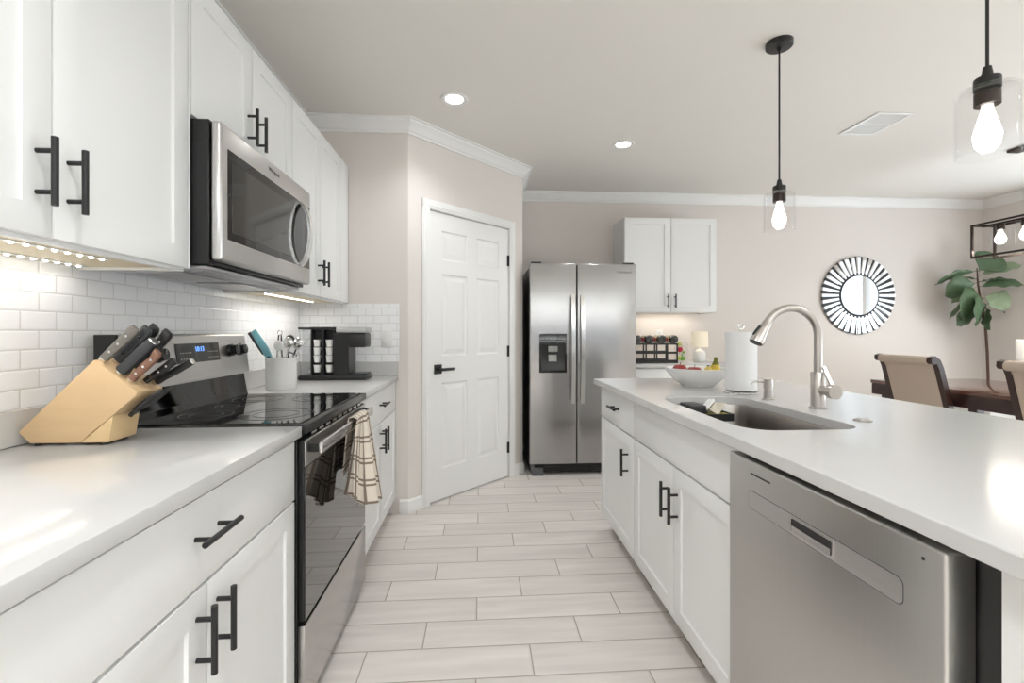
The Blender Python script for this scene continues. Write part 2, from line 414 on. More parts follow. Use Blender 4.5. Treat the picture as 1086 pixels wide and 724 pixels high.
# jamb + casing
b = MB()
b.box(D0 - G + 0.001, D0 - 0.004, 0.002, 0.099, 0, DTOP + 0.004).box(D1 + 0.004, D1 + G - 0.001, 0.002, 0.099, 0, DTOP + 0.004).box(D0 - G + 0.001, D1 + G - 0.001, 0.002, 0.099, DTOP + 0.004, DTOP + G - 0.001)
CW = 0.066
def casing(b, x0, x1, z0, z1, vert, flip):
    # stepped casing profile
    if vert:
        for (a, c, t) in ((0, 1, 0.011), (0.12, 0.86, 0.015), (0.3, 0.72, 0.018)):
            aa, cc = (a, c) if not flip else (1 - c, 1 - a)
            b.box(x0 + (x1 - x0) * aa, x0 + (x1 - x0) * cc, -t, -0.001, z0, z1 - (0 if a == 0 else (x1 - x0) * 0.12), 0.002)
    else:
        for (a, c, t) in ((0, 1, 0.0112), (0.14, 0.88, 0.0152), (0.28, 0.70, 0.0182)):
            b.box(x0 + (z1 - z0) * (1 - c) * 0.8, x1 - (z1 - z0) * (1 - c) * 0.8, -t, -0.001, z0 + (z1 - z0) * a, z0 + (z1 - z0) * c, 0.002)
casing(b, D0 - 0.006 - CW, D0 - 0.006, 0, DTOP + 0.006 + CW, True, False)
casing(b, D1 + 0.006, D1 + 0.006 + CW, 0, DTOP + 0.006 + CW, True, True)
casing(b, D0 - 0.006 - CW, D1 + 0.006 + CW, DTOP + 0.006, DTOP + 0.006 + CW, False, False)
struct(b.build('trim_1', M['trim'], loc=(XPA, YR, 0), rot=(0, 0, DROT)))
# six-panel door leaf
def six_panel(w, h):
    b = MB(); st, mul = 0.112, 0.10
    pw = (w - 2 * st - mul) / 2
    cols = [(st, st + pw), (st + pw + mul, w - st)]
    rows = [(0.215, 0.825), (1.015, 1.60), (1.70, h - 0.125)]
    xs = sorted({0, w, *[c for q in cols for c in q]}); zs = sorted({0, h, *[c for q in rows for c in q]})
    y, t = 0.008, 0.035
    V = {}
    def vert(x, z):
        k = (round(x, 5), round(z, 5))
        if k not in V: V[k] = b._v((x, y, z))
        return V[k]
    for i in range(len(xs) - 1):
        for j in range(len(zs) - 1):
            x0, x1, z0, z1 = xs[i], xs[i + 1], zs[j], zs[j + 1]
            hole = any(abs(c[0] - x0) < 1e-6 for c in cols) and any(abs(r[0] - z0) < 1e-6 for r in rows)
            cur = [vert(x0, z0), vert(x1, z0), vert(x1, z1), vert(x0, z1)]
            if not hole: b.bm.faces.new(cur); continue
            q = [x0, x1, z0, z1]; yy = y
            for mrg, dep in ((0.006, 0.007), (0.012, 0.0015), (0.03, -0.006)):
                q = [q[0] + mrg, q[1] - mrg, q[2] + mrg, q[3] - mrg]; yy += dep
                nv = [b._v(p) for p in ((q[0], yy, q[2]), (q[1], yy, q[2]), (q[1], yy, q[3]), (q[0], yy, q[3]))]
                for k in range(4): b.bm.faces.new((cur[k], cur[(k + 1) % 4], nv[(k + 1) % 4], nv[k]))
                cur = nv
            b.bm.faces.new(cur)
    b.box(0.0005, w - 0.0005, y + 0.016, y + t, 0.0005, h - 0.0005)
    for (p, q) in (((0, 0), (w, 0)), ((w, 0), (w, h)), ((w, h), (0, h)), ((0, h), (0, 0))):
        b.bm.faces.new([b._v((p[0], y, p[1])), b._v((q[0], y, q[1])), b._v((q[0], y + t, q[1])), b._v((p[0], y + t, p[1]))])
    return b
dw = D1 - D0
door = six_panel(dw, DTOP - 0.012).build('door_1', M['trim'], smooth=0)
e = Vector((math.cos(DROT), math.sin(DROT), 0))
door.location = Vector((XPA, YR, 0.012)) + e * D0; door.rotation_euler = (0, 0, DROT); struct(door)
b = MB(); hz = 0.925
b.box(0.040, 0.105, -0.004, 0.008, hz - 0.033, hz + 0.033, 0.002)
b.cyl((0.072, -0.004, hz), (0.072, -0.045, hz), 0.011).box(0.062, 0.19, -0.052, -0.040, hz - 0.011, hz + 0.009, 0.003)
b.build('handle', M['black'], door)
MB().box(0.0, 0.003, 0.004, 0.02, hz - 0.03, hz + 0.03).build('latch_plate', M['black'], door)
for z in (0.235, 1.03, 1.775):
    b = MB(); b.cyl((dw + 0.001, 0.001, z - 0.045), (dw + 0.001, 0.001, z + 0.045), 0.007, seg=12).box(dw - 0.012, dw - 0.001, 0.004, 0.0085, z - 0.043, z + 0.043)
    b.build('hinge', M['black'], door)

# mitred crown + baseboard
ROOM = [(XL, YREAR), (XL, YR), (XPA, YR), (XPB, YPB), (XPB, YB), (XR, YB), (XR, YREAR)]
def seg_sweep(i, prof, z0, name, s0=None, s1=None):
    n = len(ROOM)
    P = [Vector((*p, 0)) for p in ROOM]
    def nrm(k):
        d = (P[(k + 1) % n] - P[k]).normalized(); return d, Vector((d.y, -d.x, 0))
    d, nn = nrm(i)
    dp, np_ = nrm((i - 1) % n); dn, nx = nrm((i + 1) % n)
    m0 = (nn + np_) / (1 + nn.dot(np_)); m1 = (nn + nx) / (1 + nn.dot(nx))
    a, c = P[i], P[(i + 1) % n]
    r0 = [(a + m0 * q if s0 is None else a + d * s0 + nn * q) + Vector((0, 0, z0 + z)) for q, z in prof]
    r1 = [(c + m1 * q if s1 is None else a + d * s1 + nn * q) + Vector((0, 0, z0 + z)) for q, z in prof]
    b = MB(); b.loft([r0, r1]); return struct(b.build(name, M['trim'], smooth=25))
CROWN = [(0.0005, -0.088), (0.010, -0.088), (0.012, -0.074), (0.020, -0.070), (0.030, -0.056), (0.048, -0.034), (0.062, -0.022), (0.066, -0.012), (0.080, -0.010), (0.080, -0.0005), (0.0005, -0.0005)]
for i in range(6): seg_sweep(i, CROWN, CEIL, 'trim_%d' % (i + 2))
BASE = [(0.0005, 0.0005), (0.015, 0.0005), (0.015, 0.058), (0.012, 0.066), (0.012, 0.078), (0.006, 0.088), (0.0005, 0.090)]
seg_sweep(1, BASE, 0, 'baseboard_return', s0=0.65)
seg_sweep(2, BASE, 0, 'baseboard_pantry_near', s1=D0 - 0.006 - CW - 0.001)
seg_sweep(2, BASE, 0, 'baseboard_pantry_far', s0=D1 + 0.006 + CW + 0.001)
seg_sweep(3, BASE, 0, 'baseboard_alcove'); seg_sweep(4, BASE, 0, 'baseboard_back'); seg_sweep(5, BASE, 0, 'baseboard_right')

# ------------------------------------------------------------------ cabinets
def bar_pull(x, z, y, vertical, L=0.135, parent=None, proj=0.034):
    """round bar pull on a front at y (front faces -y)"""
    b = MB(); r = 0.0062; k = L * 0.30
    if vertical:
        b.cyl((x, y - proj, z - L / 2), (x, y - proj, z + L / 2), r, seg=14)
        for s in (-k, k): b.cyl((x, y, z + s), (x, y - proj, z + s), 0.005, seg=10)
    else:
        b.cyl((x - L / 2, y - proj, z), (x + L / 2, y - proj, z), r, seg=14)
        for s in (-k, k): b.cyl((x + s, y, z), (x + s, y - proj, z), 0.005, seg=10)
    return b.build('bar_handle', M['black'], parent)
SH = [(0.060, 0.0), (0.0025, 0.007)]
def cabinet(label, loc, rotz, w, d, z0, z1, fronts, cat='cabinet', toe=True, group=None, name='base_cabinet', back=True, recess=0.0, under=None):
    """local: x across, front faces -y at 0 (doors stand proud by 20 mm), z up"""
    t = thing(name, label, cat, loc, rotz, group)
    b = MB(); T = 0.018
    b.box(0.0005, T, 0, d, z0, z1).box(w - T, w - 0.0005, 0, d, z0, z1)
    b.box(T, w - T, 0, d, z0 + recess, z0 + recess + T)
    if back: b.box(T, w - T, d - 0.006, d, z0 + recess + T, z1)
    b.box(T, w - T, 0.0, 0.018, z1 - 0.035, z1)
    if name != 'sink_cabinet': b.box(T, w - T, 0.018, d - 0.006, z1 - T, z1)
    else: b.box(T, w - T, d - 0.06, d - 0.006, z1 - T, z1)
    if recess: b.box(T, w - T, 0, 0.018, z0, z0 + recess)
    b.build('carcass', M['cab'], t)
    if toe:
        MB().box(0.0005, w - 0.0005, 0.06, 0.075, 0.0, z0).build('toe_kick', M['toe'], t)
    if under:
        u = MB().box(T + 0.001, w - T - 0.001, 0.019, d - 0.001, z0 + recess - 0.003, z0 + recess - 0.0005).build('underside_panel', M['maple'], t)
        u['label'] = 'bare maple underside of the cabinet'
    for f in fronts:
        kind, x0, x1, a, c = f[:5]
        ins = SH if kind == 'door' else []
        p = MB().panel(x0 + 0.0021, x1 - 0.0021, a + 0.0021, c - 0.0021, -0.020, 0.0195, ins)
        nm = {'door': 'door', 'drawer': 'drawer_front', 'false': 'false_front', 'filler': 'filler_strip'}[kind]
        o = p.build(nm, M['cab'], t, smooth=30)
        if len(f) > 5 and f[5]:
            hx, hz_, vert = f[5]; bar_pull(hx, hz_, -0.020, vert, parent=o)
    return t
# left run faces +X: rotz = +90deg, local x = world Y
XF = -0.579; LD = 0.598
def left_base(y0, y1, label):
    w = y1 - y0; g = w / 2
    return cabinet(label, (XF, y0, 0), PI / 2, w, LD, 0.10, 0.880, [
        ('drawer', 0, w, 0.692, 0.872, (g, 0.792, False)),
        ('door', 0, g, 0.105, 0.689, (g - 0.036, 0.592, True)), ('door', g, w, 0.105, 0.689, (g + 0.036, 0.592, True))])
left_base(0.542, 1.442, 'white shaker base cabinet in the left foreground under the knife block counter')
left_base(2.216, 3.112, 'white shaker base cabinet left of the pantry door under the coffee maker counter')
XU = -0.885; UD = 0.288; ZB, ZT = 1.382, 2.287
w = 0.902
upA = cabinet('white shaker wall cabinet at upper left, nearest the camera, above the knife block', (XU, 0.549, 0), PI / 2, w, UD, ZB, ZT,
        [('door', 0, 0.452, ZB + 0.006, ZT - 0.003, (0.452 - 0.034, 1.515, True)), ('door', 0.452, w - 0.012, ZB + 0.006, ZT - 0.003, (0.452 + 0.036, 1.515, True)), ('filler', w - 0.012, w, ZB + 0.006, ZT - 0.003)],
        toe=False, name='wall_cabinet', recess=0.011, under=True)
w = 0.752
cabinet('short white wall cabinet directly above the microwave', (XU, 1.453, 0), PI / 2, w, UD, 1.848, ZT,
        [('door', 0, w / 2, 1.852, ZT - 0.003, (w / 2 - 0.036, 1.965, True)), ('door', w / 2, w, 1.852, ZT - 0.003, (w / 2 + 0.036, 1.965, True))],
        toe=False, name='wall_cabinet', recess=0.02)
w = 0.905
upC = cabinet('white shaker wall cabinet right of the microwave, above the coffee maker', (XU, 2.207, 0), PI / 2, w, UD, ZB, ZT,
        [('door', 0, 0.372, ZB + 0.006, ZT - 0.003, (0.372 - 0.036, 1.515, True)), ('door', 0.372, 0.745, ZB + 0.006, ZT - 0.003, (0.372 + 0.036, 1.515, True)), ('filler', 0.745, w, ZB + 0.006, ZT - 0.003)],
        toe=False, name='wall_cabinet', recess=0.011, under=True)
# back wall cabinets (face -Y)
cabinet('white shaker wall cabinet on the back wall right of the refrigerator', (1.356, 4.306, 0), 0, 0.897, 0.328, 1.382, 2.283,
        [('door', 0, 0.449, 1.386, 2.281, (0.449 - 0.036, 1.490, True)), ('door', 0.449, 0.897, 1.386, 2.281, (0.449 + 0.036, 1.490, True))],
        toe=False, name='wall_cabinet', recess=0.02)
w = 0.91
cabinet('white base cabinet on the back wall under the wine rack and lamp', (1.345, 4.045, 0), 0, w, 0.588, 0.10, 0.880,
        [('drawer', 0, w, 0.692, 0.872, (w / 2, 0.79, False)), ('door', 0, w / 2, 0.105, 0.689, (w / 2 - 0.036, 0.592, True)), ('door', w / 2, w, 0.105, 0.689, (w / 2 + 0.036, 0.592, True))])
# island (faces -X): rotz = -90deg, local x = -world Y
XI = 0.754; ID = 0.575
w = 0.604
cabinet('narrow white island cabinet, one drawer over one door, at the far end', (XI, 2.778, 0), -PI / 2, w, ID, 0.10, 0.880,
        [('drawer', 0, w, 0.692, 0.874, (w / 2 + 0.02, 0.79, False)), ('door', 0, w, 0.105, 0.689, (w - 0.09, 0.550, True))])
w = 0.903
sinkcab = cabinet('white island sink cabinet with a blank front over two doors', (XI, 2.172, 0), -PI / 2, w, ID, 0.10, 0.880,
        [('false', 0, w, 0.692, 0.874), ('door', 0, w / 2, 0.105, 0.689, (w / 2 - 0.038, 0.552, True)), ('door', w / 2, w, 0.105, 0.689, (w / 2 + 0.038, 0.552, True))], name='sink_cabinet')
t = thing('end_cabinet', 'plain white island end panel at the right edge beside the dishwasher', 'cabinet', (0, 0, 0))
MB().box(0.734, 1.330, 0.20, 0.606, 0.10, 0.880, 0.001).build('carcass', M['cab'], t)
MB().box(0.800, 1.330, 0.205, 0.600, 0.0, 0.0995).build('toe_kick', M['toe'], t)
tag(MB().box(1.334, 1.352, 0.20, 2.778, 0.0, 0.880, 0.001).build('island_back_panel', M['cab']), 'white panel closing the dining side of the island', 'panel')

# countertops
def slab(b, outer, inner, z0, z1, bev=0.004):
    bm = b.bm
    def loop(pts, z): return [b._v((p[0], p[1], z)) for p in pts]
    def cap(z):
        a = loop(outer, z); es = [bm.edges.new((a[i], a[(i + 1) % len(a)])) for i in range(len(a))]
        c = []
        if inner:
            c = loop(inner, z); es += [bm.edges.new((c[i], c[(i + 1) % len(c)])) for i in range(len(c))]
            bmesh.ops.triangle_fill(bm, use_beauty=True, use_dissolve=False, edges=es)
        else: bm.faces.new(a)
        return a, c
    a0, c0 = cap(z0); a1, c1 = cap(z1)
    for p, q in ((a0, a1), (c0, c1)):
        for i in range(len(p)):
            j = (i + 1) % len(p); bm.faces.new((p[i], p[j], q[j], q[i]))
def rrect(x0, x1, y0, y1, r, n=8):
    pts = []
    for cx, cy, a0 in ((x1 - r, y1 - r, 0), (x0 + r, y1 - r, PI / 2), (x0 + r, y0 + r, PI), (x1 - r, y0 + r, 1.5 * PI)):
        for k in range(n + 1):
            a = a0 + PI / 2 * k / n; pts.append((cx + r * math.cos(a), cy + r * math.sin(a)))
    return pts
XC = -0.541
t = thing('countertop', 'white quartz countertop in the left foreground under the knife block', 'countertop', (0, 0, 0.882))
MB((0, 0, 0.882)).box(-1.175, XC, 0.50, 1.450, 0.8815, 0.914, 0.003, 2).build('slab', M['quartz'], t)
MB((0, 0, 0.882)).box(-1.1755, -1.158, 0.50, 1.450, 0.9145, 1.0045, 0.002).build('upstand', M['quartz'], t)
t = thing('countertop', 'white quartz countertop beyond the range under the coffee maker', 'countertop', (0, 0, 0.882))
MB((0, 0, 0.882)).box(-1.175, XC, 2.228, 3.108, 0.8815, 0.914, 0.003, 2).build('slab', M['quartz'], t)
MB((0, 0, 0.882)).box(-1.1755, -1.158, 2.228, 3.108, 0.9145, 1.0045, 0.002).box(-1.158, -0.541, 3.090, 3.1085, 0.9145, 1.0045, 0.002).build('upstand', M['quartz'], t)
tag(MB((1.8, 4.32, 0.882)).box(1.325, 2.275, 4.005, 4.634, 0.8815, 0.914, 0.003, 2).build('countertop', M['quartz']), 'white quartz countertop on the back wall under the wine rack and lamp', 'countertop')
SX0, SX1, SY0, SY1 = 0.782, 1.150, 1.297, 1.983
isl = MB((1.2, 1.5, 0.882))
slab(isl, [(0.692, 0.14), (1.755, 0.14), (1.755, 2.803), (0.692, 2.803)], rrect(SX0, SX1, SY0, SY1, 0.085), 0.8815, 0.914)
island_top = tag(isl.build('countertop', M['quartz'], smooth=30), 'long white quartz island countertop with a sink cut into it', 'countertop')
bv = island_top.modifiers.new('edge', 'BEVEL'); bv.width = 0.003; bv.segments = 2; bv.limit_method = 'ANGLE'; bv.angle_limit = math.radians(60)

# ------------------------------------------------------------------ sink
t = thing('sink', 'undermount stainless single-bowl sink in the island', 'sink', (0.966, 1.64, 0.68))
b = MB((0.966, 1.64, 0.68))
def rr3(d, z, r): return [(x, y, z) for x, y in rrect(SX0 + d, SX1 - d, SY0 + d, SY1 - d, r)]
rings = [rr3(-0.018, 0.8808, 0.09), rr3(-0.002, 0.8808, 0.085), rr3(0.0, 0.875, 0.083), rr3(0.004, 0.72, 0.08), rr3(0.012, 0.692, 0.075), rr3(0.035, 0.682, 0.06), rr3(0.12, 0.680, 0.03)]
b.loft(rings, True, False, True)
bowl = b.build('bowl', M['sinksteel'], t, smooth=50)
b = MB((0.966, 1.64, 0.68)); b.lathe([(0.0, 0.6805), (0.045, 0.6805), (0.047, 0.683), (0.036, 0.684), (0.03, 0.681), (0.0, 0.681)], (0.966, 1.60, 0)); b.build('drain', M['steel_hi'], t)

# ------------------------------------------------------------------ range
RY0, RY1 = 1.461, 2.2135; RM = (RY0 + RY1) / 2
O = (-0.85, RM, 0)
t = thing('range', 'black and stainless electric range with glass cooktop between the left counters', 'range', O)
MB(O).box(-1.150, -0.560, RY0, RY1, 0.03, 0.885, 0.003).build('body', M['darkenamel'], t)
b = MB(O)
b.box(-1.085, -0.532, RY0 + 0.001, RY1 - 0.001, 0.886, 0.9155, 0.006, 3); b.build('cooktop_frame', M['darkenamel'], t)
b = MB(O); b.box(-1.06, -0.556, RY0 + 0.02, RY1 - 0.02, 0.9156, 0.9185, 0.001)
ct = b.build('cooktop_glass', M['blackgloss'], t)
b = MB(O)
for (x, y, r) in ((-0.70, RM - 0.19, 0.115), (-0.70, RM + 0.19, 0.09), (-0.93, RM - 0.19, 0.08), (-0.93, RM + 0.19, 0.10), (-0.95, RM, 0.05)):
    for rr in (r, r * 0.62): b.tube([(x + rr * math.cos(a), y + rr * math.sin(a), 0.9184) for a in [2 * PI * k / 48 for k in range(48)]], 0.0009, 4, closed=True)
b.build('burner_ring', mat('burner_print', rgb(22, 22, 24), 0.3), ct)
# oven door: stainless top band, black glass with frame
b = MB(O); b.box(-0.5595, -0.540, RY0 + 0.004, RY1 - 0.004, 0.309, 0.868, 0.003)
od = b.build('oven_door', M['darkenamel'], t)
MB(O).box(-0.5398, -0.536, RY0 + 0.005, RY1 - 0.005, 0.785, 0.866, 0.0015).build('top_band', M['steel_h'], od)
MB(O).box(-0.5398, -0.5365, RY0 + 0.006, RY1 - 0.006, 0.312, 0.783, 0.001).build('glass_front', M['ovenglass'], od)
b = MB(O); b.box(-0.508, -0.494, RY0 + 0.03, RY1 - 0.03, 0.819, 0.855, 0.006, 3)
oh = b.build('door_handle', M['steel_hi'], od)
for y in (RY0 + 0.045, RY1 - 0.045): MB(O).box(-0.537, -0.507, y - 0.014, y + 0.014, 0.823, 0.851, 0.003).build('handle_bracket', M['blackplastic'], od)
for k in range(9): MB(O).box(-0.5435, -0.5405, RY0 + 0.07 + k * 0.07, RY0 + 0.115 + k * 0.07, 0.872, 0.880).build('oven_vent', M['steel_hi'], t)
MB(O).box(-0.5595, -0.536, RY0 + 0.002, RY1 - 0.002, 0.045, 0.298, 0.004, 2).build('storage_drawer', M['steel'], t)
for x in (-1.1, -0.62):
    for y in (RY0 + 0.05, RY1 - 0.05): MB(O).cyl((x, y, 0.0), (x, y, 0.031), 0.018, seg=14).build('foot', M['blackplastic'], t)
# backguard
b = MB(O); b.prism([(-1.150, 0.9), (-1.060, 0.9), (-1.072, 0.94), (-1.084, 1.015), (-1.150, 1.015)], 'y', RY0 + 0.002, RY1 - 0.002, 0.003)
bg = b.build('backguard', M['blackgloss'], t, smooth=12)
b = MB(O); b.prism([(-1.150, 1.016), (-1.058, 1.016), (-1.062, 1.03), (-1.082, 1.185), (-1.090, 1.193), (-1.150, 1.193)], 'y', RY0 + 0.012, RY1 - 0.001, 0.002)
cp = b.build('control_panel', M['steel_h'], bg)
MB(O).box(-1.150, -1.086, RY0, RY0 + 0.0115, 1.016, 1.192, 0.002).build('panel_end_cap', M['darkenamel'], bg)
TL = math.atan2(0.020, 0.155)
def on_panel(z, off=0.0): return -1.062 - (z - 1.03) * 0.020 / 0.155 + off
b = MB(O)
b.prism([(on_panel(1.086), 1.086), (on_panel(1.086, 0.003), 1.086), (on_panel(1.158, 0.003), 1.158), (on_panel(1.158), 1.158)], 'y', 1.715, 1.985)
dp = b.build('display', M['blackgloss'], bg)
text_mesh('10:13', 0.026, 'clock_digits', M['blue'], dp, (on_panel(1.135, 0.0035) - O[0], 1.853 - O[1], 1.135), (PI / 2 - TL, 0, PI / 2), 0.0003)
for i in range(5):
    for j in range(2):
        for side in (1.735, 1.905):
            y = side + i * 0.0145; z = 1.10 + j * 0.022
            MB(O).box(on_panel(z, 0.003), on_panel(z, 0.0035), y, y + 0.006, z, z + 0.003).build('key_mark', M['steel_hi'], dp)
for y in (1.545, 1.612, 2.072, 2.138):
    b = MB(O); z = 1.122; x = on_panel(z)
    b.cyl((x, y, z), (x + 0.012, y, z + 0.0015), 0.026, seg=24).cyl((x + 0.012, y, z + 0.0015), (x + 0.034, y, z + 0.004), 0.0225, 0.020, seg=24)
    k = b.build('knob', M['blackplastic'], bg)
    MB(O).box(x + 0.034, x + 0.0365, y - 0.0025, y + 0.0025, z + 0.004, z + 0.024).build('knob_pointer', M['steel_hi'], k)

# plaid towel over the oven handle
def towel():
    me_b = bmesh.new(); uvl = me_b.loops.layers.uv.new('UVMap')
    nu, nv = 44, 46
    zt, zf, zk = 0.8605, 0.475, 0.60
    path = []
    front, back = zt - zf, zt - zk
    Lf = front; Lb = back; tot = Lb + 0.03 + Lf
    grid = []
    for j in range(nv + 1):
        s = tot * j / nv; row = []
        for i in range(nu + 1):
            u = i / nu
            if s < Lb: k = (Lb - s) / Lb; x = -0.5155; z = zt - (Lb - s); d = (Lb - s)
            elif s < Lb + 0.03:
                a = (s - Lb) / 0.03 * PI; x = -0.501 - 0.0145 * math.cos(a); z = zt + 0.006 * math.sin(a); d = 0
            else: d = s - Lb - 0.03; x = -0.4865; z = zt - d
            q = min(d / 0.39, 1)
            yc = 1.945 + 0.0 * q
            half = 0.088 + (0.10 if s < Lb else 0.135) * q ** 0.8
            y = yc + (u - 0.5) * 2 * half - (0.105 if s >= Lb else 0.0) * q
            amp = 0.003 + 0.020 * q
            wv = math.sin(u * 2 * PI * 3.1 + 0.7 + 0.8 * q) * amp + math.sin(u * 2 * PI * 1.3 + 2.0) * amp * 0.6
            if s >= Lb + 0.03: x += abs(wv) * 0.9 + 0.008 * q + wv * 0.5 + 0.01 * q
            elif s < Lb: x -= 0.3 * abs(wv) * 0.4
            z += 0.012 * q * math.sin(u * 9)
            if s >= Lb + 0.03:
                z += d * (0.46 * (1 - u) ** 1.2 - 0.03); x += 0.035 * q * (u - 0.4)
            elif s < Lb: z += d * 0.2
            row.append(me_b.verts.new((x, y, z)))
        grid.append(row)
    for j in range(nv):
        for i in range(nu):
            f = me_b.faces.new((grid[j][i], grid[j][i + 1], grid[j + 1][i + 1], grid[j + 1][i])); f.smooth = True
            for lp, (a, c) in zip(f.loops, ((i, j), (i + 1, j), (i + 1, j + 1), (i, j + 1))):
                lp[uvl].uv = (a / nu * 0.42, tot * c / nv)
    me = bpy.data.meshes.new('kitchen_towel'); me_b.to_mesh(me); me_b.free(); me.materials.append(M['plaid'])
    o = bpy.data.objects.new('kitchen_towel', me); COL.objects.link(o)
    sm = o.modifiers.new('thick', 'SOLIDIFY'); sm.thickness = 0.0025; sm.offset = 0
    return tag(o, 'cream and brown plaid towel hanging over the oven door handle', 'towel')
towel()

# ------------------------------------------------------------------ over-the-range microwave
MY0, MY1 = 1.456, 2.202; O = (-0.98, (MY0 + MY1) / 2, 1.40)
t = thing('microwave', 'stainless over-the-range microwave with a curved handle above the range', 'microwave', O)
MB(O).box(-1.172, -0.816, MY0, MY1, 1.405, 1.843, 0.002).build('body', M['darkenamel'], t)
b = MB(O); b.box(-0.815, -0.782, MY0 + 0.001, MY1 - 0.001, 1.416, 1.842, 0.012, 3)
fr = b.build('door_frame', M['steel_h'], t)
b = MB(O); b.box(-0.7825, -0.7805, MY0 + 0.038, MY1 - 0.018, 1.487, 1.768, 0.001); gl = b.build('glass_front', M['blackgloss'], fr)
b = MB(O); b.box(-0.7806, -0.7795, MY0 + 0.06, MY0 + 0.56, 1.512, 1.735, 0.0008); b.build('window', M['microglass'], gl)
hy = MY1 - 0.125
b = MB(O); pts = []
for k in range(17):
    q = k / 16; a = (q - 0.5) * 2
    pts.append((-0.777 + 0.040 * (1 - a * a) ** 0.7 - 0.002, hy, 1.628 + a * 0.138))
b.sweep(pts, 0.030, 0.012, (0, 1, 0)); b.build('handle', M['steel_hi'], fr)
text_mesh('Whirlpool', 0.022, 'brand_lettering', M['greyrubber'], fr, (-0.7815 - O[0], (MY0 + MY1) / 2 - O[1] - 0.01, 1.806 - O[2]), (PI / 2, 0, PI / 2), 0.0004)
b = MB(O); b.box(-1.165, -0.83, MY0 + 0.01, MY1 - 0.01, 1.392, 1.404, 0.003)
for y in (MY0 + 0.06, MY0 + 0.42):
    b.box(-1.10, -0.93, y, y + 0.27, 1.386, 1.392, 0.002)
for k in range(9): b.box(-0.905 + k * 0.006, -0.902 + k * 0.006, MY0 + 0.05, MY1 - 0.05, 1.388, 1.392)
b.build('underside_vent', M['hood'], t)
b = MB(O)
for y in (MY0 + 0.075, MY0 + 0.435):
    for k in range(16): b.box(-1.09 + k * 0.0095, -1.0865 + k * 0.0095, y, y + 0.24, 1.3845, 1.386)
b.build('grease_filter', M['steel_hi'], t)

# under-cabinet LED strips
def led_strip(y0, y1, x, label, power):
    t = thing('led_strip', label, 'light strip', (x, (y0 + y1) / 2, 1.378))
    o = (x, (y0 + y1) / 2, 1.378)
    MB(o).box(x - 0.006, x + 0.006, y0, y1, 1.3865, 1.3895).build('strip', M['whitep'], t)
    n = int((y1 - y0) / 0.033)
    src = MB((x, 0, 0)).sphere((x, 0, 0), 0.0045, 1, 1.3, 0.6, 8, 5).build('led', M['led'], t)
    for k in range(n):
        d = src if k == 0 else src.copy()
        if k: COL.objects.link(d); d.parent = t
        d.location = (0, (k - (n - 1) / 2) * 0.033, 0.007)
    area_light('strip_glow', (0, 0, -0.001), (0, 0, 0), 0.02, y1 - y0, power, (1, 0.975, 0.94), t, spread=2.9)
led_strip(0.57, 1.27, -0.962, 'front LED strip glowing under the near left wall cabinet', 0.36)
led_strip(0.57, 1.40, -1.125, 'rear LED strip glowing under the near left wall cabinet, close to the tiles', 0.30)
led_strip(2.30, 2.98, -1.04, 'LED strip glowing under the wall cabinet above the coffee maker', 0.7)
# back-wall cabinet glow
t = thing('led_strip', 'LED strip under the back wall cabinet above the wine rack and lamp', 'light strip', (1.8, 4.5, 1.395))
MB((1.8, 4.5, 1.395)).box(1.45, 2.20, 4.494, 4.506, 1.397, 1.4005).build('strip', M['whitep'], t)
area_light('strip_glow', (0, 0, 0.0005), (0, 0, 0), 0.7, 0.02, 0.8, (1, 0.9, 0.77), t)

# ------------------------------------------------------------------ refrigerator
FX0, FX1, FY = 0.409, 1.310, 3.827; O = ((FX0 + FX1) / 2, 4.2, 0)
t = thing('refrigerator', 'stainless side-by-side refrigerator with a black ice dispenser', 'refrigerator', O)
MB(O).box(FX0 + 0.004, FX1 - 0.004, FY + 0.082, 4.60, 0.03, 1.748, 0.004).build('case', M['darkenamel'], t)
GX = 0.806
for x0, x1 in ((FX0, GX - 0.0035), (GX + 0.0035, FX1)):
    dr = MB(O).box(x0, x1, FY, FY + 0.07, 0.098, 1.772, 0.009, 4).build('door', M['fridge'], t)
    left = x0 == FX0
    hx = x1 - 0.036 if left else x0 + 0.036
    b = MB(O); pts = []
    for k in range(21):
        q = k / 20; a = (q - 0.5) * 2
        pts.append((hx, FY - 0.030 - 0.030 * (1 - a * a), 1.057 + a * 0.45))
    b.sweep(pts, 0.030, 0.014, (1, 0, 0))
    for z in (0.618, 1.496): b.box(hx - 0.014, hx + 0.014, FY - 0.034, FY, z - 0.012, z + 0.012, 0.003)
    b.build('handle', M['steel_hi'], dr)
    if left:
        b = MB(O); b.panel(0.488, 0.720, 0.86, 1.185, FY - 0.006, 0.006, [], 0.002); dsp = b.build('dispenser', M['blackgloss'], dr)
        b = MB(O); b.panel(0.502, 0.706, 0.875, 1.10, FY - 0.010, 0.0038, [(0.006, 0.0), (0.006, 0.0035)], 0.001); b.build('dispenser_recess', M['blackplastic'], dsp)
        b = MB(O); b.box(0.562, 0.640, FY - 0.022, FY - 0.0105, 1.035, 1.082, 0.003).build('ice_chute', M['padgrey'], dsp)
        b = MB(O); b.prism([(FY - 0.012, 0.955), (FY - 0.020, 0.955), (FY - 0.014, 1.01), (FY - 0.0105, 1.01)], 'x', 0.565, 0.632); b.build('paddle', M['padgrey'], dsp)
        for k in range(6): MB(O).box(0.515 + k * 0.033, 0.523 + k * 0.033, FY - 0.0066, FY - 0.006, 1.142, 1.146).build('key_mark', M['greyrubber'], dsp)
    else:
        text_mesh('Whirlpool', 0.030, 'brand_lettering', M['greyrubber'], dr, (1.208 - O[0], FY - 0.0004 - O[1], 1.702), (PI / 2, 0, 0), 0.0004)
b = MB(O); b.box(FX0 + 0.02, FX1 - 0.02, FY + 0.045, FY + 0.08, 0.028, 0.088, 0.003)
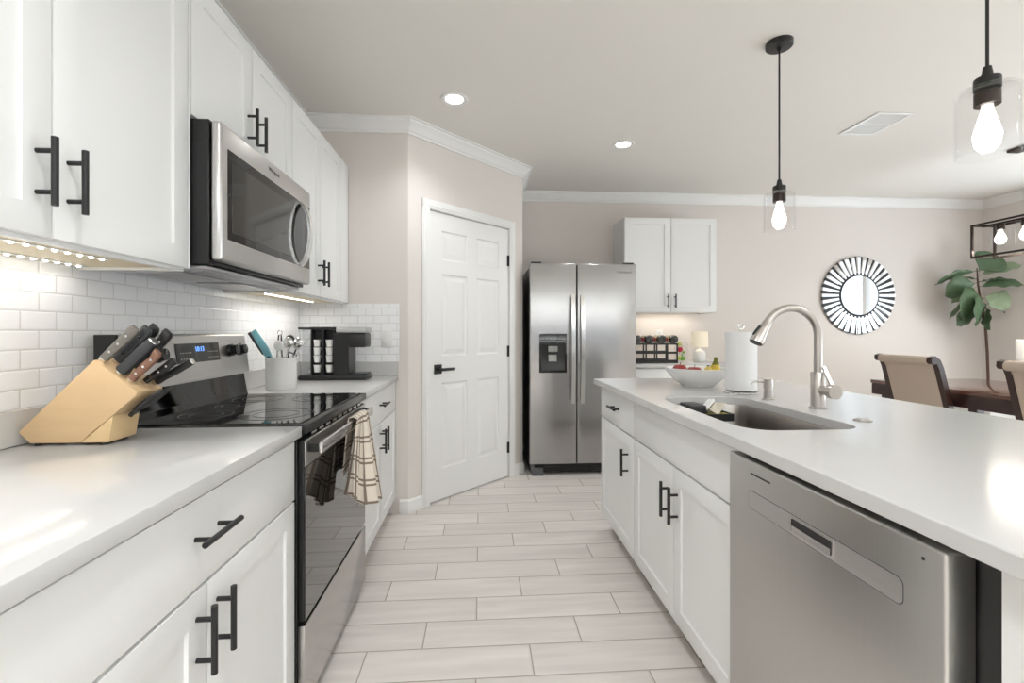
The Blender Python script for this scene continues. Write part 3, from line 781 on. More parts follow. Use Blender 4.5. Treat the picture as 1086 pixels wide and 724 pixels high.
for k in range(4): b.box(FX0 + 0.13, FX1 - 0.04, FY + 0.040, FY + 0.046, 0.036 + k * 0.013, 0.042 + k * 0.013)
b.build('base_grille', M['blackplastic'], t)
b = MB(O); b.prism([(FX0 + 0.012, 0.09), (FX0 + 0.012, 0.045), (FX0 + 0.03, 0.0), (FX0 + 0.115, 0.0), (FX0 + 0.115, 0.06), (FX0 + 0.04, 0.062), (FX0 + 0.04, 0.09)], 'y', FY + 0.012, FY + 0.10, 0.003); b.build('foot_bracket', M['greyrubber'], t)
b = MB(O); b.box(FX1 - 0.12, FX1 - 0.03, FY + 0.02, FY + 0.09, 0.0, 0.05, 0.004); b.build('foot_bracket', M['greyrubber'], t)
b = MB(O)
for x in (FX0 + 0.012, FX1 - 0.10): b.box(x, x + 0.088, FY + 0.02, FY + 0.16, 1.7725 if False else 1.7722, 1.786, 0.004)
b.box(FX0 + 0.012, FX1 - 0.012, FY + 0.083, FY + 0.16, 1.748, 1.7735)
b.build('hinge_cover', M['darkenamel'], t)

# ------------------------------------------------------------------ dishwasher
DY0, DY1 = 0.652, 1.262; DXF = 0.700; O = (1.0, 0.957, 0)
t = thing('dishwasher', 'stainless dishwasher with a recessed pocket handle in the island', 'dishwasher', O)
MB(O).box(0.752, 1.30, DY0 - 0.034, DY1 - 0.002, 0.10, 0.872, 0.002).build('tub', M['blackplastic'], t)
MB(O).box(0.79, 0.80, DY0 - 0.034, DY1 - 0.002, 0.0, 0.0995).build('toe_panel', M['blackplastic'], t)
b = MB(O)
# door front faces -X: pocket handle strip recessed between z 0.752 and 0.790
PZ0, PZ1, PY0, PY1 = 0.744, 0.791, 0.722, 1.166
def quadface(b, pts): b.bm.faces.new([b._v(p) for p in pts])
ys = [DY0, PY0, PY1, DY1]; zs = [0.112, PZ0, PZ1, 0.866]
b.box(DXF, 0.7515, DY0, DY1, 0.112, 0.866, 0.005, 3)
dd = b.build('door', M['steel_v'], t)
b = MB(O); pts = rrect(PY0, PY1, PZ0, PZ1, 0.012, 4)
b.prism(pts, 'x', DXF - 0.0006, DXF + 0.0005); b.build('pocket_rim', M['greyrubber'], dd)
b = MB(O); b.prism(rrect(PY0 + 0.0015, PY1 - 0.0015, PZ0 + 0.0015, PZ1 - 0.0015, 0.011, 4), 'x', DXF - 0.0012, DXF + 0.0005); b.build('pocket_strip', M['steel_h'], dd)
b = MB(O); b.prism(rrect(0.872, 1.003, 0.7475, 0.7885, 0.006, 4), 'x', DXF - 0.0026, DXF - 0.0011)
pr_ = b.build('handle_rim', M['steel_hi'], dd)
b = MB(O); b.prism(rrect(0.878, 0.997, 0.7535, 0.7825, 0.004, 4), 'x', DXF - 0.0034, DXF - 0.0025); b.build('handle_recess', M['blackplastic'], dd)
b = MB(O); b.prism([(DXF - 0.0040, 0.7540), (DXF - 0.0033, 0.7535), (DXF - 0.0033, 0.7690)], 'y', 0.880, 0.995); b.build('finger_grip', M['steel_hi'], dd)
MB(O).box(DXF - 0.0008, DXF + 0.0005, 1.077, 1.158, 0.8325, 0.8365).build('status_slot', M['black'], dd)
b = MB(O); b.cyl((DXF - 0.0008, 0.688, 0.842), (DXF + 0.0005, 0.688, 0.842), 0.0028, seg=12); b.build('status_light', M['black'], dd)

# ------------------------------------------------------------------ faucet, dispenser, air switch
FXx, FYy = 1.262, 1.654; O = (FXx, FYy, 0.914)
t = thing('faucet', 'brushed nickel gooseneck pull-down faucet behind the sink', 'faucet', O)
b = MB(O); b.lathe([(0.0, 0.9145), (0.029, 0.9145), (0.029, 0.919), (0.0245, 0.921), (0.0245, 1.045), (0.0225, 1.05), (0.0, 1.05)], (FXx, FYy, 0)); b.build('base', M['nickel'], t)
R = 0.105; CZ = 1.185; pts = [(FXx, FYy, 1.045), (FXx, FYy, 1.12)]
for k in range(25):
    a = PI * 0.83 * k / 24
    pts.append((FXx - R + R * math.cos(a), FYy, CZ + R * math.sin(a)))
a = PI * 0.83; tip = Vector(pts[-1]); dirv = Vector((-math.sin(a), 0, math.cos(a)))
dirv = Vector((math.sin(a) * -1, 0, math.cos(a)))
b = MB(O); b.tube(pts, 0.0145, 18); b.build('gooseneck', M['nickel'], t)
b = MB(O); e0 = tip; e1 = tip + dirv * 0.012; e2 = tip + dirv * 0.09
b.tube([e0, e0 + dirv * 0.002, e0 + dirv * 0.035, e2 - dirv * 0.012, e2], [0.0155, 0.0165, 0.018, 0.0255, 0.0255], 20)
sp = b.build('spray_head', M['nickel'], t)
b = MB(O); b.cyl(e2, e2 + dirv * 0.003, 0.022, seg=20); b.build('spray_face', M['blackplastic'], sp)
sd = Vector((-dirv.z, 0, dirv.x)); sd = sd if sd.x < 0 else -sd
b = MB(O); b.tube([tip + dirv * 0.028 + sd * 0.0185, tip + dirv * 0.05 + sd * 0.0225, tip + dirv * 0.07 + sd * 0.0245], 0.005, 8); b.build('spray_button', M['blackplastic'], sp)
b = MB(O); b.cyl((FXx, FYy - 0.015, 0.985), (FXx, FYy - 0.062, 0.985), 0.0165, seg=20)
lv = b.build('handle', M['nickel'], t)
b = MB(O); b.cyl((FXx, FYy - 0.062, 0.985), (FXx, FYy - 0.088, 0.985), 0.0255, seg=24); b.build('handle_cap', M['nickel'], lv)
b = MB(O); b.sweep([(FXx, FYy - 0.070, 1.006), (FXx + 0.004, FYy - 0.045, 1.035), (FXx + 0.008, FYy - 0.018, 1.072)], 0.014, 0.007, (1, 0, 0)); b.build('lever', M['nickel'], lv)

O = (1.223, 1.895, 0.914)
t = thing('soap_dispenser', 'short brushed nickel soap dispenser between faucet and paper towels', 'soap dispenser', O)
b = MB(O); b.lathe([(0.0, 0.9145), (0.024, 0.9145), (0.024, 0.919), (0.0185, 0.921), (0.0185, 0.957), (0.016, 0.958), (0.016, 0.962), (0.019, 0.963), (0.0195, 0.997), (0.017, 1.0), (0.0, 1.0)], O[:2] + (0,)); b.build('body', M['nickel'], t)
b = MB(O); b.tube([(1.21, 1.897, 0.988), (1.175, 1.90, 0.991), (1.155, 1.903, 0.987), (1.150, 1.903, 0.975)], [0.006, 0.005, 0.0045, 0.004], 10); b.build('spout', M['nickel'], t)
b = MB((1.232, 1.416, 0.914)); b.lathe([(0.0, 0.9145), (0.026, 0.9145), (0.026, 0.9175), (0.019, 0.9185), (0.018, 0.9205), (0.0, 0.9205)], (1.232, 1.416, 0)); tag(b.build('air_switch', M['nickel']), 'flat round nickel button set in the island counter right of the faucet', 'button')

# things in the sink
O = (0.95, 1.91, 0.83)
t = thing('sink_caddy', 'black caddy hanging at the far end inside the sink', 'sink caddy', O)
b = MB(O); x0, x1, y0, y1 = 0.864, 1.045, 1.845, 1.962
b.box(x0, x1, y0, y1, 0.832, 0.837)
b.box(x0, x1, y0, y0 + 0.004, 0.837, 0.862).box(x0, x1, y1 - 0.004, y1, 0.837, 0.862).box(x1 - 0.004, x1, y0 + 0.004, y1 - 0.004, 0.837, 0.862)
b.box(x0, 0.930, y0 + 0.004, y1 - 0.004, 0.837, 0.897, 0.004, 2)
b.build('tray', M['blackplastic'], t)
t = thing('dish_brush', 'cream bristled dish brush lying on the black caddy in the sink', 'brush', (0.965, 1.90, 0.883))
b = MB((0.965, 1.90, 0.88)); b.sweep([(0.934, 1.885, 0.8735), (0.958, 1.898, 0.891), (0.985, 1.915, 0.907)], 0.030, 0.012, (0.35, -0.9, 0.2)); b.build('handle', M['whitep'], t)
b = MB((0.965, 1.90, 0.88))
def qd(c, a, d2, e1, e2):
    c = Vector(c); a = Vector(a).normalized(); e = Vector(d2).normalized()
    return [c - a * e1 - e * e2, c + a * e1 - e * e2, c + a * e1 + e * e2, c - a * e1 + e * e2]
b.loft([qd((0.968, 1.896, 0.885), (0.051, 0.03, 0.0335), (0.35, -0.9, 0.2), 0.026, 0.013), qd((1.000, 1.885, 0.872), (0.04, 0.02, 0.042), (0.35, -0.9, 0.2), 0.034, 0.018)])
b.build('bristles', M['bristle'], t)
t = MB((0.985, 1.87, 0.837)).box(0.945, 1.036, 1.852, 1.900, 0.8375, 0.860, 0.005, 2).build('sponge', M['sponge']); tag(t, 'yellow green scouring sponge in the black caddy under the brush', 'sponge')

# paper towel
O = (1.225, 2.105, 0.914)
t = thing('paper_towel_holder', 'tall white paper towel roll on a wire stand on the island', 'paper towel', O)
b = MB(O); c = Vector(O)
for r, z in ((0.066, 0.9385),): pass
b.lathe([(0.016, 0.930), (0.067, 0.930), (0.0685, 0.934), (0.0685, 1.196), (0.067, 1.20), (0.020, 1.20), (0.019, 1.18), (0.016, 1.18)], (O[0], O[1], 0), 40, False, False)
b.build('paper_roll', M['paper'], t)
b = MB(O); b.cyl((O[0], O[1], 0.918), (O[0], O[1], 1.215), 0.004, seg=10)
b.tube([(O[0] + 0.014 * math.sin(a), O[1], 1.228 - 0.014 * math.cos(a)) for a in [2 * PI * k / 20 for k in range(20)]], 0.003, 8, closed=True)
b.tube([(O[0] + 0.075 * math.cos(a), O[1] + 0.075 * math.sin(a), 0.9185) for a in [2 * PI * k / 40 for k in range(40)]], 0.0035, 8, closed=True)
b.tube([(O[0] - 0.075, O[1], 0.9185), (O[0] + 0.075, O[1], 0.9185)], 0.0035, 8)
b.tube([(O[0] - 0.062, O[1] - 0.045, 0.9185), (O[0] - 0.10, O[1] - 0.072, 0.9185), (O[0] - 0.102, O[1] - 0.085, 0.9185), (O[0] - 0.092, O[1] - 0.092, 0.9185), (O[0] - 0.045, O[1] - 0.062, 0.9185)], 0.0035, 8)
b.build('wire_stand', M['steel_hi'], t)

# fruit bowl
BO = (1.155, 2.40, 0.914); BX, BY = BO[:2]
b = MB(BO); b.lathe([(0.0, 0.9145), (0.078, 0.9145), (0.08, 0.918), (0.12, 0.945), (0.150, 0.980), (0.163, 1.008), (0.1605, 1.010), (0.145, 0.984), (0.115, 0.951), (0.075, 0.925), (0.0, 0.922)], (BX, BY, 0), 48)
tag(b.build('fruit_bowl', M['white']), 'wide shallow white fruit bowl on the far end of the island', 'bowl')
def apple(x, y, z, r, label):
    t = thing('apple', label, 'apple', (x, y, z))
    prof = []
    for i in range(15):
        a = PI * i / 14; rr = r * math.sin(a) * (1 + 0.08 * math.cos(a)); zz = -r * 0.92 * math.cos(a)
        if i > 11: zz -= (i - 11) * 0.0035 * r / 0.04
        prof.append((rr, zz))
    MB().lathe(prof, (0, 0, 0), 24).build('flesh', M['apple'], t, smooth=60)
    MB().tube([(0, 0, r * 0.68), (0.002, 0, r * 0.9), (0.006, 0, r * 1.05)], 0.0016, 6).build('stem', M['bark'], t)
apple(BX - 0.040, BY - 0.050, 0.984, 0.044, 'red apple at the front left of the white fruit bowl')
apple(BX - 0.078, BY + 0.040, 0.994, 0.040, 'red apple at the back left of the white fruit bowl')
t = thing('pear', 'small yellow pear with a dark tip, middle of the white fruit bowl', 'pear', (BX + 0.016, BY - 0.088, 0.982))
MB().lathe([(0.0, -0.032), (0.02, -0.030), (0.031, -0.012), (0.030, 0.006), (0.022, 0.022), (0.014, 0.034), (0.008, 0.040), (0.0, 0.041)], (0, 0, 0), 20).build('flesh', M['pear'], t, smooth=60)
MB().lathe([(0.0, 0.041), (0.008, 0.0415), (0.007, 0.046), (0.0, 0.047)], (0, 0, 0), 12).build('tip', M['black'], t)
t = thing('banana_bunch', 'bunch of yellow bananas with stems up, at the right of the white fruit bowl', 'bananas', (BX + 0.085, BY, 0.98))
def cat(P, n=14):
    P = [Vector(p) for p in P]; P = [P[0] * 2 - P[1]] + P + [P[-1] * 2 - P[-2]]; out = []
    for i in range(n + 1):
        q = i / n * (len(P) - 3); k = min(int(q), len(P) - 4); f = q - k; a, b_, c, d = P[k:k + 4]
        out.append(0.5 * ((2 * b_) + (c - a) * f + (2 * a - 5 * b_ + 4 * c - d) * f * f + (3 * b_ - a - 3 * c + d) * f ** 3))
    return out
for k, dy in enumerate((-0.034, 0.0, 0.034)):
    pts = cat([(-0.085, dy * 1.15, -0.024), (-0.055, dy * 1.1, -0.029), (-0.018, dy, -0.020), (0.008, dy * 0.75, 0.012), (0.016, dy * 0.42, 0.046), (0.018, dy * 0.22, 0.074)])
    n = len(pts); rs = [0.003 + 0.0145 * math.sin(PI * (0.10 + 0.86 * min(i / n / 0.86, 1))) ** 0.55 if i / n < 0.72 else 0.011 for i in range(n)]
    for i in range(n - 4, n): rs[i] = (0.0125, 0.009, 0.007, 0.0065)[i - n + 4]
    bn = MB().tube(pts[:-3], rs[:-3], 8).build('banana', M['banana'], t, smooth=60)
    MB().tube(pts[-4:], [r_ + 0.0003 for r_ in rs[-4:]], 8).build('stem', M['bananatip'], bn)
MB().sphere((0.018, 0, 0.076), 0.011, 1, 1.1, 1, 10, 6).build('crown', M['bananatip'], t)

# ------------------------------------------------------------------ knife block and knives
KY0, KY1 = 1.236, 1.332; O = (-1.02, 1.284, 0.914)
t = thing('knife_block', 'slanted light beech knife block on the left counter', 'knife block', O)
b = MB(O); b.prism([(-1.150, 0.950), (-1.122, 0.922), (-1.004, 0.922), (-0.926, 0.990), (-0.872, 1.036), (-0.866, 1.048), (-0.971, 1.131)], 'y', KY0, KY1, 0.003)
b.build('slotted_body', M['oak'], t)
b = MB(O); b.prism([(-1.0025, 0.922), (-0.936, 0.922), (-0.926, 0.9885)], 'y', KY0 + 0.001, KY1 - 0.001, 0.0015); b.build('wedge_foot', M['oak2'], t)
b = MB(O)
for x in (-1.115, -0.955):
    for y in (KY0 + 0.015, KY1 - 0.015): b.cyl((x, y, 0.9145), (x, y, 0.922), 0.007, seg=10)
b.build('foot_pad', M['blackplastic'], t)
b = MB(O)
for k in range(2):
    for s in (-1, 1): b.sweep([(-0.9335 + k * 0.0, 1.292 + s * 0.006, 0.944 + k * 0.012), (-0.9330, 1.292, 0.951 + k * 0.01), (-0.9325, 1.292 + s * 0.002, 0.957 + k * 0.01)], 0.0015, 0.0015, (1, 0, 0))
b.build('maker_mark', M['brownwood'], t)
KD = Vector((0.715, 0, 0.70)).normalized(); KA = math.atan2(KD.x, KD.z)
def knife(sx, y, L, wid, thk, m, label, style, dirtwist=0.0):
    """sx: 0 top .. 1 bottom of the slotted face"""
    base = Vector((-0.971, 0, 1.131)).lerp(Vector((-0.866, 0, 1.048)), sx); base.y = y
    n = Vector((0.083, 0, 0.105)).normalized(); base += n * 0.0012
    t = thing('kitchen_knife', label, 'knife', base, rot=(0, KA + dirtwist, 0))
    b = MB()
    def ringat(z, w, th, off=0.0):
        return [(off + w / 2 * math.copysign(abs(math.cos(a)) ** 0.55, math.cos(a)), th / 2 * math.copysign(abs(math.sin(a)) ** 0.55, math.sin(a)), z) for a in [2 * PI * k / 16 for k in range(16)]]
    if style == 'flat':
        rr = [ringat(0.009, wid * 0.8, thk), ringat(L * 0.3, wid * 0.86, thk), ringat(L * 0.7, wid * 0.98, thk), ringat(L * 0.95, wid * 1.05, thk, -0.002), ringat(L, wid * 0.9, thk * 0.8, -0.002)]
    elif style == 'curved':
        rr = [ringat(0.009, wid, thk), ringat(L * 0.2, wid * 0.85, thk * 0.9), ringat(L * 0.5, wid * 1.05, thk * 1.05), ringat(L * 0.8, wid * 0.95, thk), ringat(L * 0.94, wid * 1.1, thk, -0.004), ringat(L, wid * 0.9, thk * 0.8, -0.007)]
    else:
        rr = [ringat(0.009, wid, thk), ringat(L * 0.12, wid * 1.15, thk * 1.15), ringat(L * 0.25, wid * 0.95, thk), ringat(L * 0.6, wid * 1.1, thk * 1.1), ringat(L, wid * 0.92, thk)]
    b.loft(rr); h = b.build('handle', m, t, smooth=50)
    MB().loft([ringat(-0.0, wid * 0.62, thk * 0.8), ringat(0.009, wid * 0.78, thk * 0.98)]).build('bolster', M['steel_hi'], t)
    if style != 'round':
        b = MB()
        for q in (0.28, 0.52, 0.76): b.cyl((0, -thk / 2 - 0.0006, L * q), (0, thk / 2 + 0.0006, L * q), 0.0032, seg=10)
        b.build('rivet', M['steel_hi'], h)
    if style == 'round':
        MB().loft([ringat(L, wid * 0.9, thk * 0.98), ringat(L + 0.003, wid * 0.85, thk * 0.9)]).build('end_cap', M['steel_hi'], h)
    return t
knife(0.06, 1.252, 0.118, 0.026, 0.015, M['greywood'], 'grey handled knife at the top front corner of the block', 'flat')
knife(0.13, 1.285, 0.122, 0.027, 0.016, M['graphite'], 'dark grey riveted knife behind the grey handled one, top of the block', 'curved')
knife(0.10, 1.316, 0.125, 0.026, 0.016, M['blackplastic'], 'black handled knife at the top back of the block', 'curved')
knife(0.46, 1.252, 0.118, 0.027, 0.024, M['graphite'], 'fat dark grey sharpening steel handle with a silver end cap', 'round', 0.0)
knife(0.36, 1.314, 0.135, 0.026, 0.018, M['blackplastic'], 'thick black knife beyond the silver capped sharpening steel', 'curved')
knife(0.69, 1.252, 0.104, 0.021, 0.015, M['brownwood'], 'brown wooden handled knife in the block', 'curved', 0.02)
knife(0.79, 1.286, 0.100, 0.020, 0.014, M['blackplastic'], 'black riveted steak knife below the brown handled knife', 'flat', 0.16)
knife(0.84, 1.317, 0.116, 0.018, 0.014, M['blackplastic'], 'slim black knife with a steel end at the back right of the block', 'round', 0.26)
# scissors
base = Vector((-0.9225, 1.283, 0.9935)) + Vector((0.65, 0, -0.76)) * 0.012
t = thing('kitchen_scissors', 'black handled kitchen scissors in the lowest slot of the block', 'scissors', base)
t.rotation_euler = (Matrix.Rotation(math.atan2(0.80, 0.60), 3, 'Y') @ Matrix.Rotation(PI / 2, 3, 'Z')).to_euler()
for s in (-1, 1):
    b = MB(); pts = []
    for k in range(22):
        a = 2 * PI * k / 22
        pts.append((s * 0.0165 + 0.0105 * math.cos(a), 0.002 * s, 0.066 + 0.042 * math.sin(a)))
    b.tube(pts, 0.0055, 8, closed=True); b.tube([(s * 0.004, 0.002 * s, 0.0), (s * 0.010, 0.002 * s, 0.028)], [0.006, 0.0055], 8); b.build('finger_loop', M['blackplastic'], t)
MB().cyl((0, -0.007, 0.014), (0, 0.007, 0.014), 0.005, seg=12).build('pivot', M['steel_hi'], t)

# ------------------------------------------------------------------ utensil crock
CX, CY = -0.995, 2.398; O = (CX, CY, 0.914)
t = thing('utensil_crock', 'white ribbed ceramic utensil crock beside the range', 'crock', O)
seg = 72; b = MB(O)
prof = [(0.066, 0.9145, 0), (0.071, 0.918, 0), (0.0715, 1.04, 0), (0.0715, 1.045, 1), (0.0715, 1.063, 1), (0.0725, 1.066, 0), (0.0725, 1.072, 0), (0.066, 1.072, 0), (0.065, 1.06, 0), (0.065, 0.922, 0)]
rings = [[(CX + (r + (0.0012 if (m_ and k % 3 == 0) else 0)) * math.cos(2 * PI * k / seg), CY + (r + (0.0012 if (m_ and k % 3 == 0) else 0)) * math.sin(2 * PI * k / seg), z) for k in range(seg)] for r, z, m_ in prof]
b.loft(rings); b.build('jar', M['white'], t, smooth=60)
b = MB(O)
for k in range(36):
    a = 2 * PI * k / 36; b.sphere((CX + 0.0722 * math.cos(a), CY + 0.0722 * math.sin(a), 1.052), 0.0028, 0.6, 0.6, 2.6, 6, 5)
b.build('bead_rim', M['white'], t)
def ut(name, label, cat, base, top, builder):
    """utensil standing in the crock: local z runs along the shaft"""
    bs = Vector(base); d = Vector(top) - bs; L = d.length
    t = thing(name, label, cat, bs); t.rotation_euler = Vector((0, 0, 1)).rotation_difference(d).to_euler()
    builder(t, L)
def spat(t, L):
    MB().cyl((0, 0, 0.0), (0, 0, L * 0.55), 0.006, seg=10).build('shaft', M['graphite'], t)
    MB().prism([(-0.012, L * 0.5), (0.012, L * 0.5), (0.024, L * 0.66), (0.026, L), (-0.010, L), (-0.018, L * 0.66)], 'y', -0.004, 0.004, 0.002).build('blade', M['teal'], t)
    MB().prism([(-0.02, L * 0.62), (-0.012, L * 0.62), (-0.002, L * 1.01), (-0.018, L * 1.01)], 'y', -0.0055, 0.0055, 0.002).build('blade_edge', M['graphite'], t)
ut('spatula', 'teal and grey spatula leaning left in the crock', 'spatula', (CX + 0.05, CY - 0.02, 0.93), (CX - 0.148, CY + 0.005, 1.200), spat)
def tongs(t, L):
    for s in (-1, 1): MB().sweep([(s * 0.012, 0, 0.0), (s * 0.012, 0, L * 0.5), (s * 0.006, 0, L * 0.93)], 0.016, 0.0025, (0, 1, 0)).build('arm', M['steel_hi'], t)
    MB().tube([(0.011 * math.cos(a), 0, L * 0.97 + 0.011 * math.sin(a)) for a in [2 * PI * k / 18 for k in range(18)]], 0.0028, 8, closed=True).build('hanging_ring', M['steel_hi'], t)
ut('tongs', 'steel tongs with a ring at the top standing in the crock', 'tongs', (CX - 0.02, CY + 0.02, 0.93), (CX - 0.020, CY + 0.03, 1.205), tongs)
def spoon(m1, m2):
    def f(t, L):
        MB().tube([(0, 0, 0), (0, 0, L * 0.75)], [0.005, 0.004], 8).build('shaft', m1, t)
        MB().sphere((0, 0, L * 0.88), L * 0.12, 0.85, 0.3, 1.0, 14, 8).build('bowl', m2, t)
    return f
ut('serving_spoon', 'white spoon in the front of the crock', 'spoon', (CX + 0.0, CY - 0.035, 0.93), (CX + 0.004, CY - 0.04, 1.16), spoon(M['whitep'], M['whitep']))
ut('serving_spoon', 'polished steel spoon in the middle of the crock', 'spoon', (CX + 0.01, CY, 0.93), (CX + 0.04, CY - 0.01, 1.175), spoon(M['steel_hi'], M['steel_hi']))
ut('ladle', 'steel ladle with the largest bowl, right side of the crock', 'ladle', (CX + 0.0, CY + 0.015, 0.93), (CX + 0.085, CY + 0.02, 1.172), spoon(M['graphite'], M['steel_hi']))
ut('serving_spoon', 'black serving spoon at the back of the crock', 'spoon', (CX + 0.00, CY + 0.045, 0.93), (CX + 0.022, CY + 0.055, 1.185), spoon(M['blackplastic'], M['blackplastic']))
ut('skewer', 'thin steel skewer leaning out of the crock towards the coffee maker', 'skewer', (CX - 0.045, CY - 0.03, 0.93), (CX + 0.135, CY - 0.005, 1.170), lambda t, L: MB().tube([(0, 0, 0), (0, 0, L)], [0.0028, 0.002], 8).build('rod', M['steel_hi'], t))

# ------------------------------------------------------------------ coffee maker
CMY0, CMY1 = 2.80, 2.965; X0 = -1.068; K = 0.000752
def cx(p): return X0 + (p - 472) * K
def cz(p): return 0.9145 + (503 - p) * K
O = (cx(730), 2.88, 0.914)
t = thing('coffee_maker', 'black single-serve coffee maker with pod columns in the far left corner', 'coffee maker', O)
MB(O).box(cx(472), cx(990), CMY0, CMY1, 0.9145, cz(463), 0.006, 2).build('base', M['blackplastic'], t)
b = MB(O); b.box(cx(492), cx(560), CMY0 + 0.02, CMY1 - 0.01, cz(462), cz(106), 0.004); b.build('water_tank', M['acryl'], t)
MB(O).box(cx(468), cx(562), CMY0 + 0.006, CMY1, cz(105), cz(86), 0.003).build('tank_lid', M['graphite'], t)
bd = MB(O).box(cx(742), cx(860), CMY0 + 0.003, CMY1 - 0.003, cz(463), cz(131), 0.004).build('column', M['blackplastic'], t)
b = MB(O)
for x0, x1 in ((563, 653), (655, 741)):
    b.box(cx(x0), cx(x1), CMY0 + 0.06, CMY1 - 0.01, cz(462), cz(106)); b.box(cx(x0), cx(x0 + 10), CMY0 + 0.012, CMY0 + 0.06, cz(462), cz(106)); b.box(cx(x1 - 8), cx(x1), CMY0 + 0.012, CMY0 + 0.06, cz(462), cz(106))
b.box(cx(555), cx(760), CMY0 + 0.004, CMY1 - 0.005, cz(105), cz(84), 0.003)
b.build('pod_rack', M['blackplastic'], t)
for x0 in (576, 671):
    for j in range(4):
        b = MB(O); zz = (cz(440), cz(363), cz(303), cz(240))[j]; h = 0.042
        xc_, y_ = cx(x0 + 30), CMY0 + 0.030
        b.lathe([(0.0, zz), (0.0165, zz), (0.0205, zz + h * 0.85), (0.022, zz + h * 0.86), (0.022, zz + h), (0.0, zz + h)], (xc_, y_, 0), 18)
        b.build('coffee_pod', M['whitep'], t)
b = MB(O); b.box(cx(745), cx(985), CMY0 + 0.006, CMY1 - 0.006, cz(246), cz(131), 0.012, 3); hd = b.build('brew_head', M['blackplastic'], t)
b = MB(O); b.box(cx(756), cx(990), CMY0 + 0.004, CMY1 - 0.004, cz(130), cz(84), 0.008, 3); b.build('silver_lid', M['silver'], hd)
b = MB(O); b.box(cx(866), cx(986), CMY0 + 0.008, CMY1 - 0.008, cz(463), cz(450), 0.005, 2); b.build('drip_tray', M['graphite'], t)
b = MB(O); b.tube([(cx(476), CMY0 + 0.08, 0.928), (cx(440), CMY0 + 0.06, 0.9195), (cx(415), CMY0 + 0.03, 0.922), (cx(430), CMY0 + 0.02, 0.955), (cx(452), CMY0 + 0.02, 1.0), (cx(440), CMY0 + 0.04, 1.04), (cx(410), CMY0 + 0.10, 1.06), (-1.150, CMY0 + 0.12, 1.07), (-1.172, CMY0 + 0.12, 1.08)], 0.0032, 8); b.build('power_cord', M['blackplastic'], t)

def wall_plate(label, loc, rotz, kind):
    t = thing('wall_outlet' if kind == 'outlet' else 'light_switch', label, 'outlet' if kind == 'outlet' else 'switch', loc, rotz)
    MB().box(-0.036, 0.036, -0.006, 0, -0.058, 0.058, 0.002, 2).build('cover_plate', M['whitep'], t)
    if kind == 'outlet':
        for z in (-0.021, 0.021):
            s = MB().box(-0.016, 0.016, -0.0075, -0.006, z - 0.014, z + 0.014, 0.0006).build('socket', M['whitep'], t)
            MB().box(-0.008, -0.006, -0.0078, -0.0074, z - 0.005, z + 0.006).box(0.006, 0.008, -0.0078, -0.0074, z - 0.005, z + 0.006).build('slot', M['black'], s)
    else:
        MB().box(-0.0165, 0.0165, -0.009, -0.006, -0.033, 0.033, 0.001).build('rocker', M['whitep'], t)
wall_plate('white rocker switch on the tiled return wall right of the coffee maker', (-0.615, YR - 0.0075, 1.155), 0, 'switch')
wall_plate('white outlet on the back wall above the wine rack', (1.83, YB - 0.0005, 1.165), 0, 'outlet')

# ------------------------------------------------------------------ back counter: wine rack, bottles, flowers, lamp
RX0, RX1, RYA, RYB = 1.375, 1.795, 4.12, 4.34; O = ((RX0 + RX1) / 2, 4.23, 0.914)
t = thing('wine_rack', 'black metal wine rack with square cells on the back counter', 'wine rack', O)
Zl = (0.918, 0.940, 1.000, 1.018, 1.082)
for y in (RYA, RYB):
    b = MB(O)
    for k in range(5):
        x = RX0 + (RX1 - RX0) * k / 4; b.box(x - 0.006, x + 0.006, y, y + 0.008, 0.9145, 1.0955)
    for z0, z1 in ((0.9145, 0.945), (1.000, 1.020), (1.082, 1.096)): b.box(RX0 - 0.006, RX1 + 0.006, y - 0.001, y + 0.009, z0, z1)
    b.build('grid', M['black'], t)
b = MB(O)
for k in range(5):
    x = RX0 + (RX1 - RX0) * k / 4
    for z in (0.925, 1.01, 1.089): b.cyl((x, RYA + 0.009, z), (x, RYB, z), 0.003, seg=8)
b.build('side_rail', M['black'], t)
def bottle(x, y, z, front, label):
    """lying bottle; front=True: base faces the room"""
    t = thing('wine_bottle', label, 'wine bottle', (x, y, z), rot=(-PI / 2, 0, 0) if front else (PI / 2, 0, 0), group=None)
    MB().lathe([(0.0, 0.006), (0.025, 0.0), (0.035, 0.003), (0.0365, 0.012), (0.0365, 0.150), (0.031, 0.172), (0.0155, 0.192), (0.0138, 0.235), (0.0155, 0.237), (0.0155, 0.248), (0.0, 0.248)], (0, 0, 0), 24).build('glass_body', M['bottle'], t, smooth=50)
    MB().lathe([(0.0370, 0.05), (0.0370, 0.12)], (0, 0, 0), 24, False, False).build('paper_label', M['label'], t)
    MB().lathe([(0.0152, 0.200), (0.0158, 0.2485), (0.0, 0.2492)], (0, 0, 0), 20, False, True).build('foil_cap', M['redfoil'], t)
zb = 1.0965 + 0.037
bx = [1.402 + 0.0565 * k for k in range(7)]
pos = ['leftmost', 'second from left', 'third from left', 'fourth from left', 'third from right', 'second from right', 'rightmost']
for k in range(7):
    fr_ = k % 2 == 0
    if fr_: bottle(bx[k], 4.055, zb, True, 'dark wine bottle lying base outward on the rack, %s of seven' % pos[k])
    else: bottle(bx[k], 4.345, zb, False, 'red capped wine bottle lying neck outward on the rack, %s of seven' % pos[k])

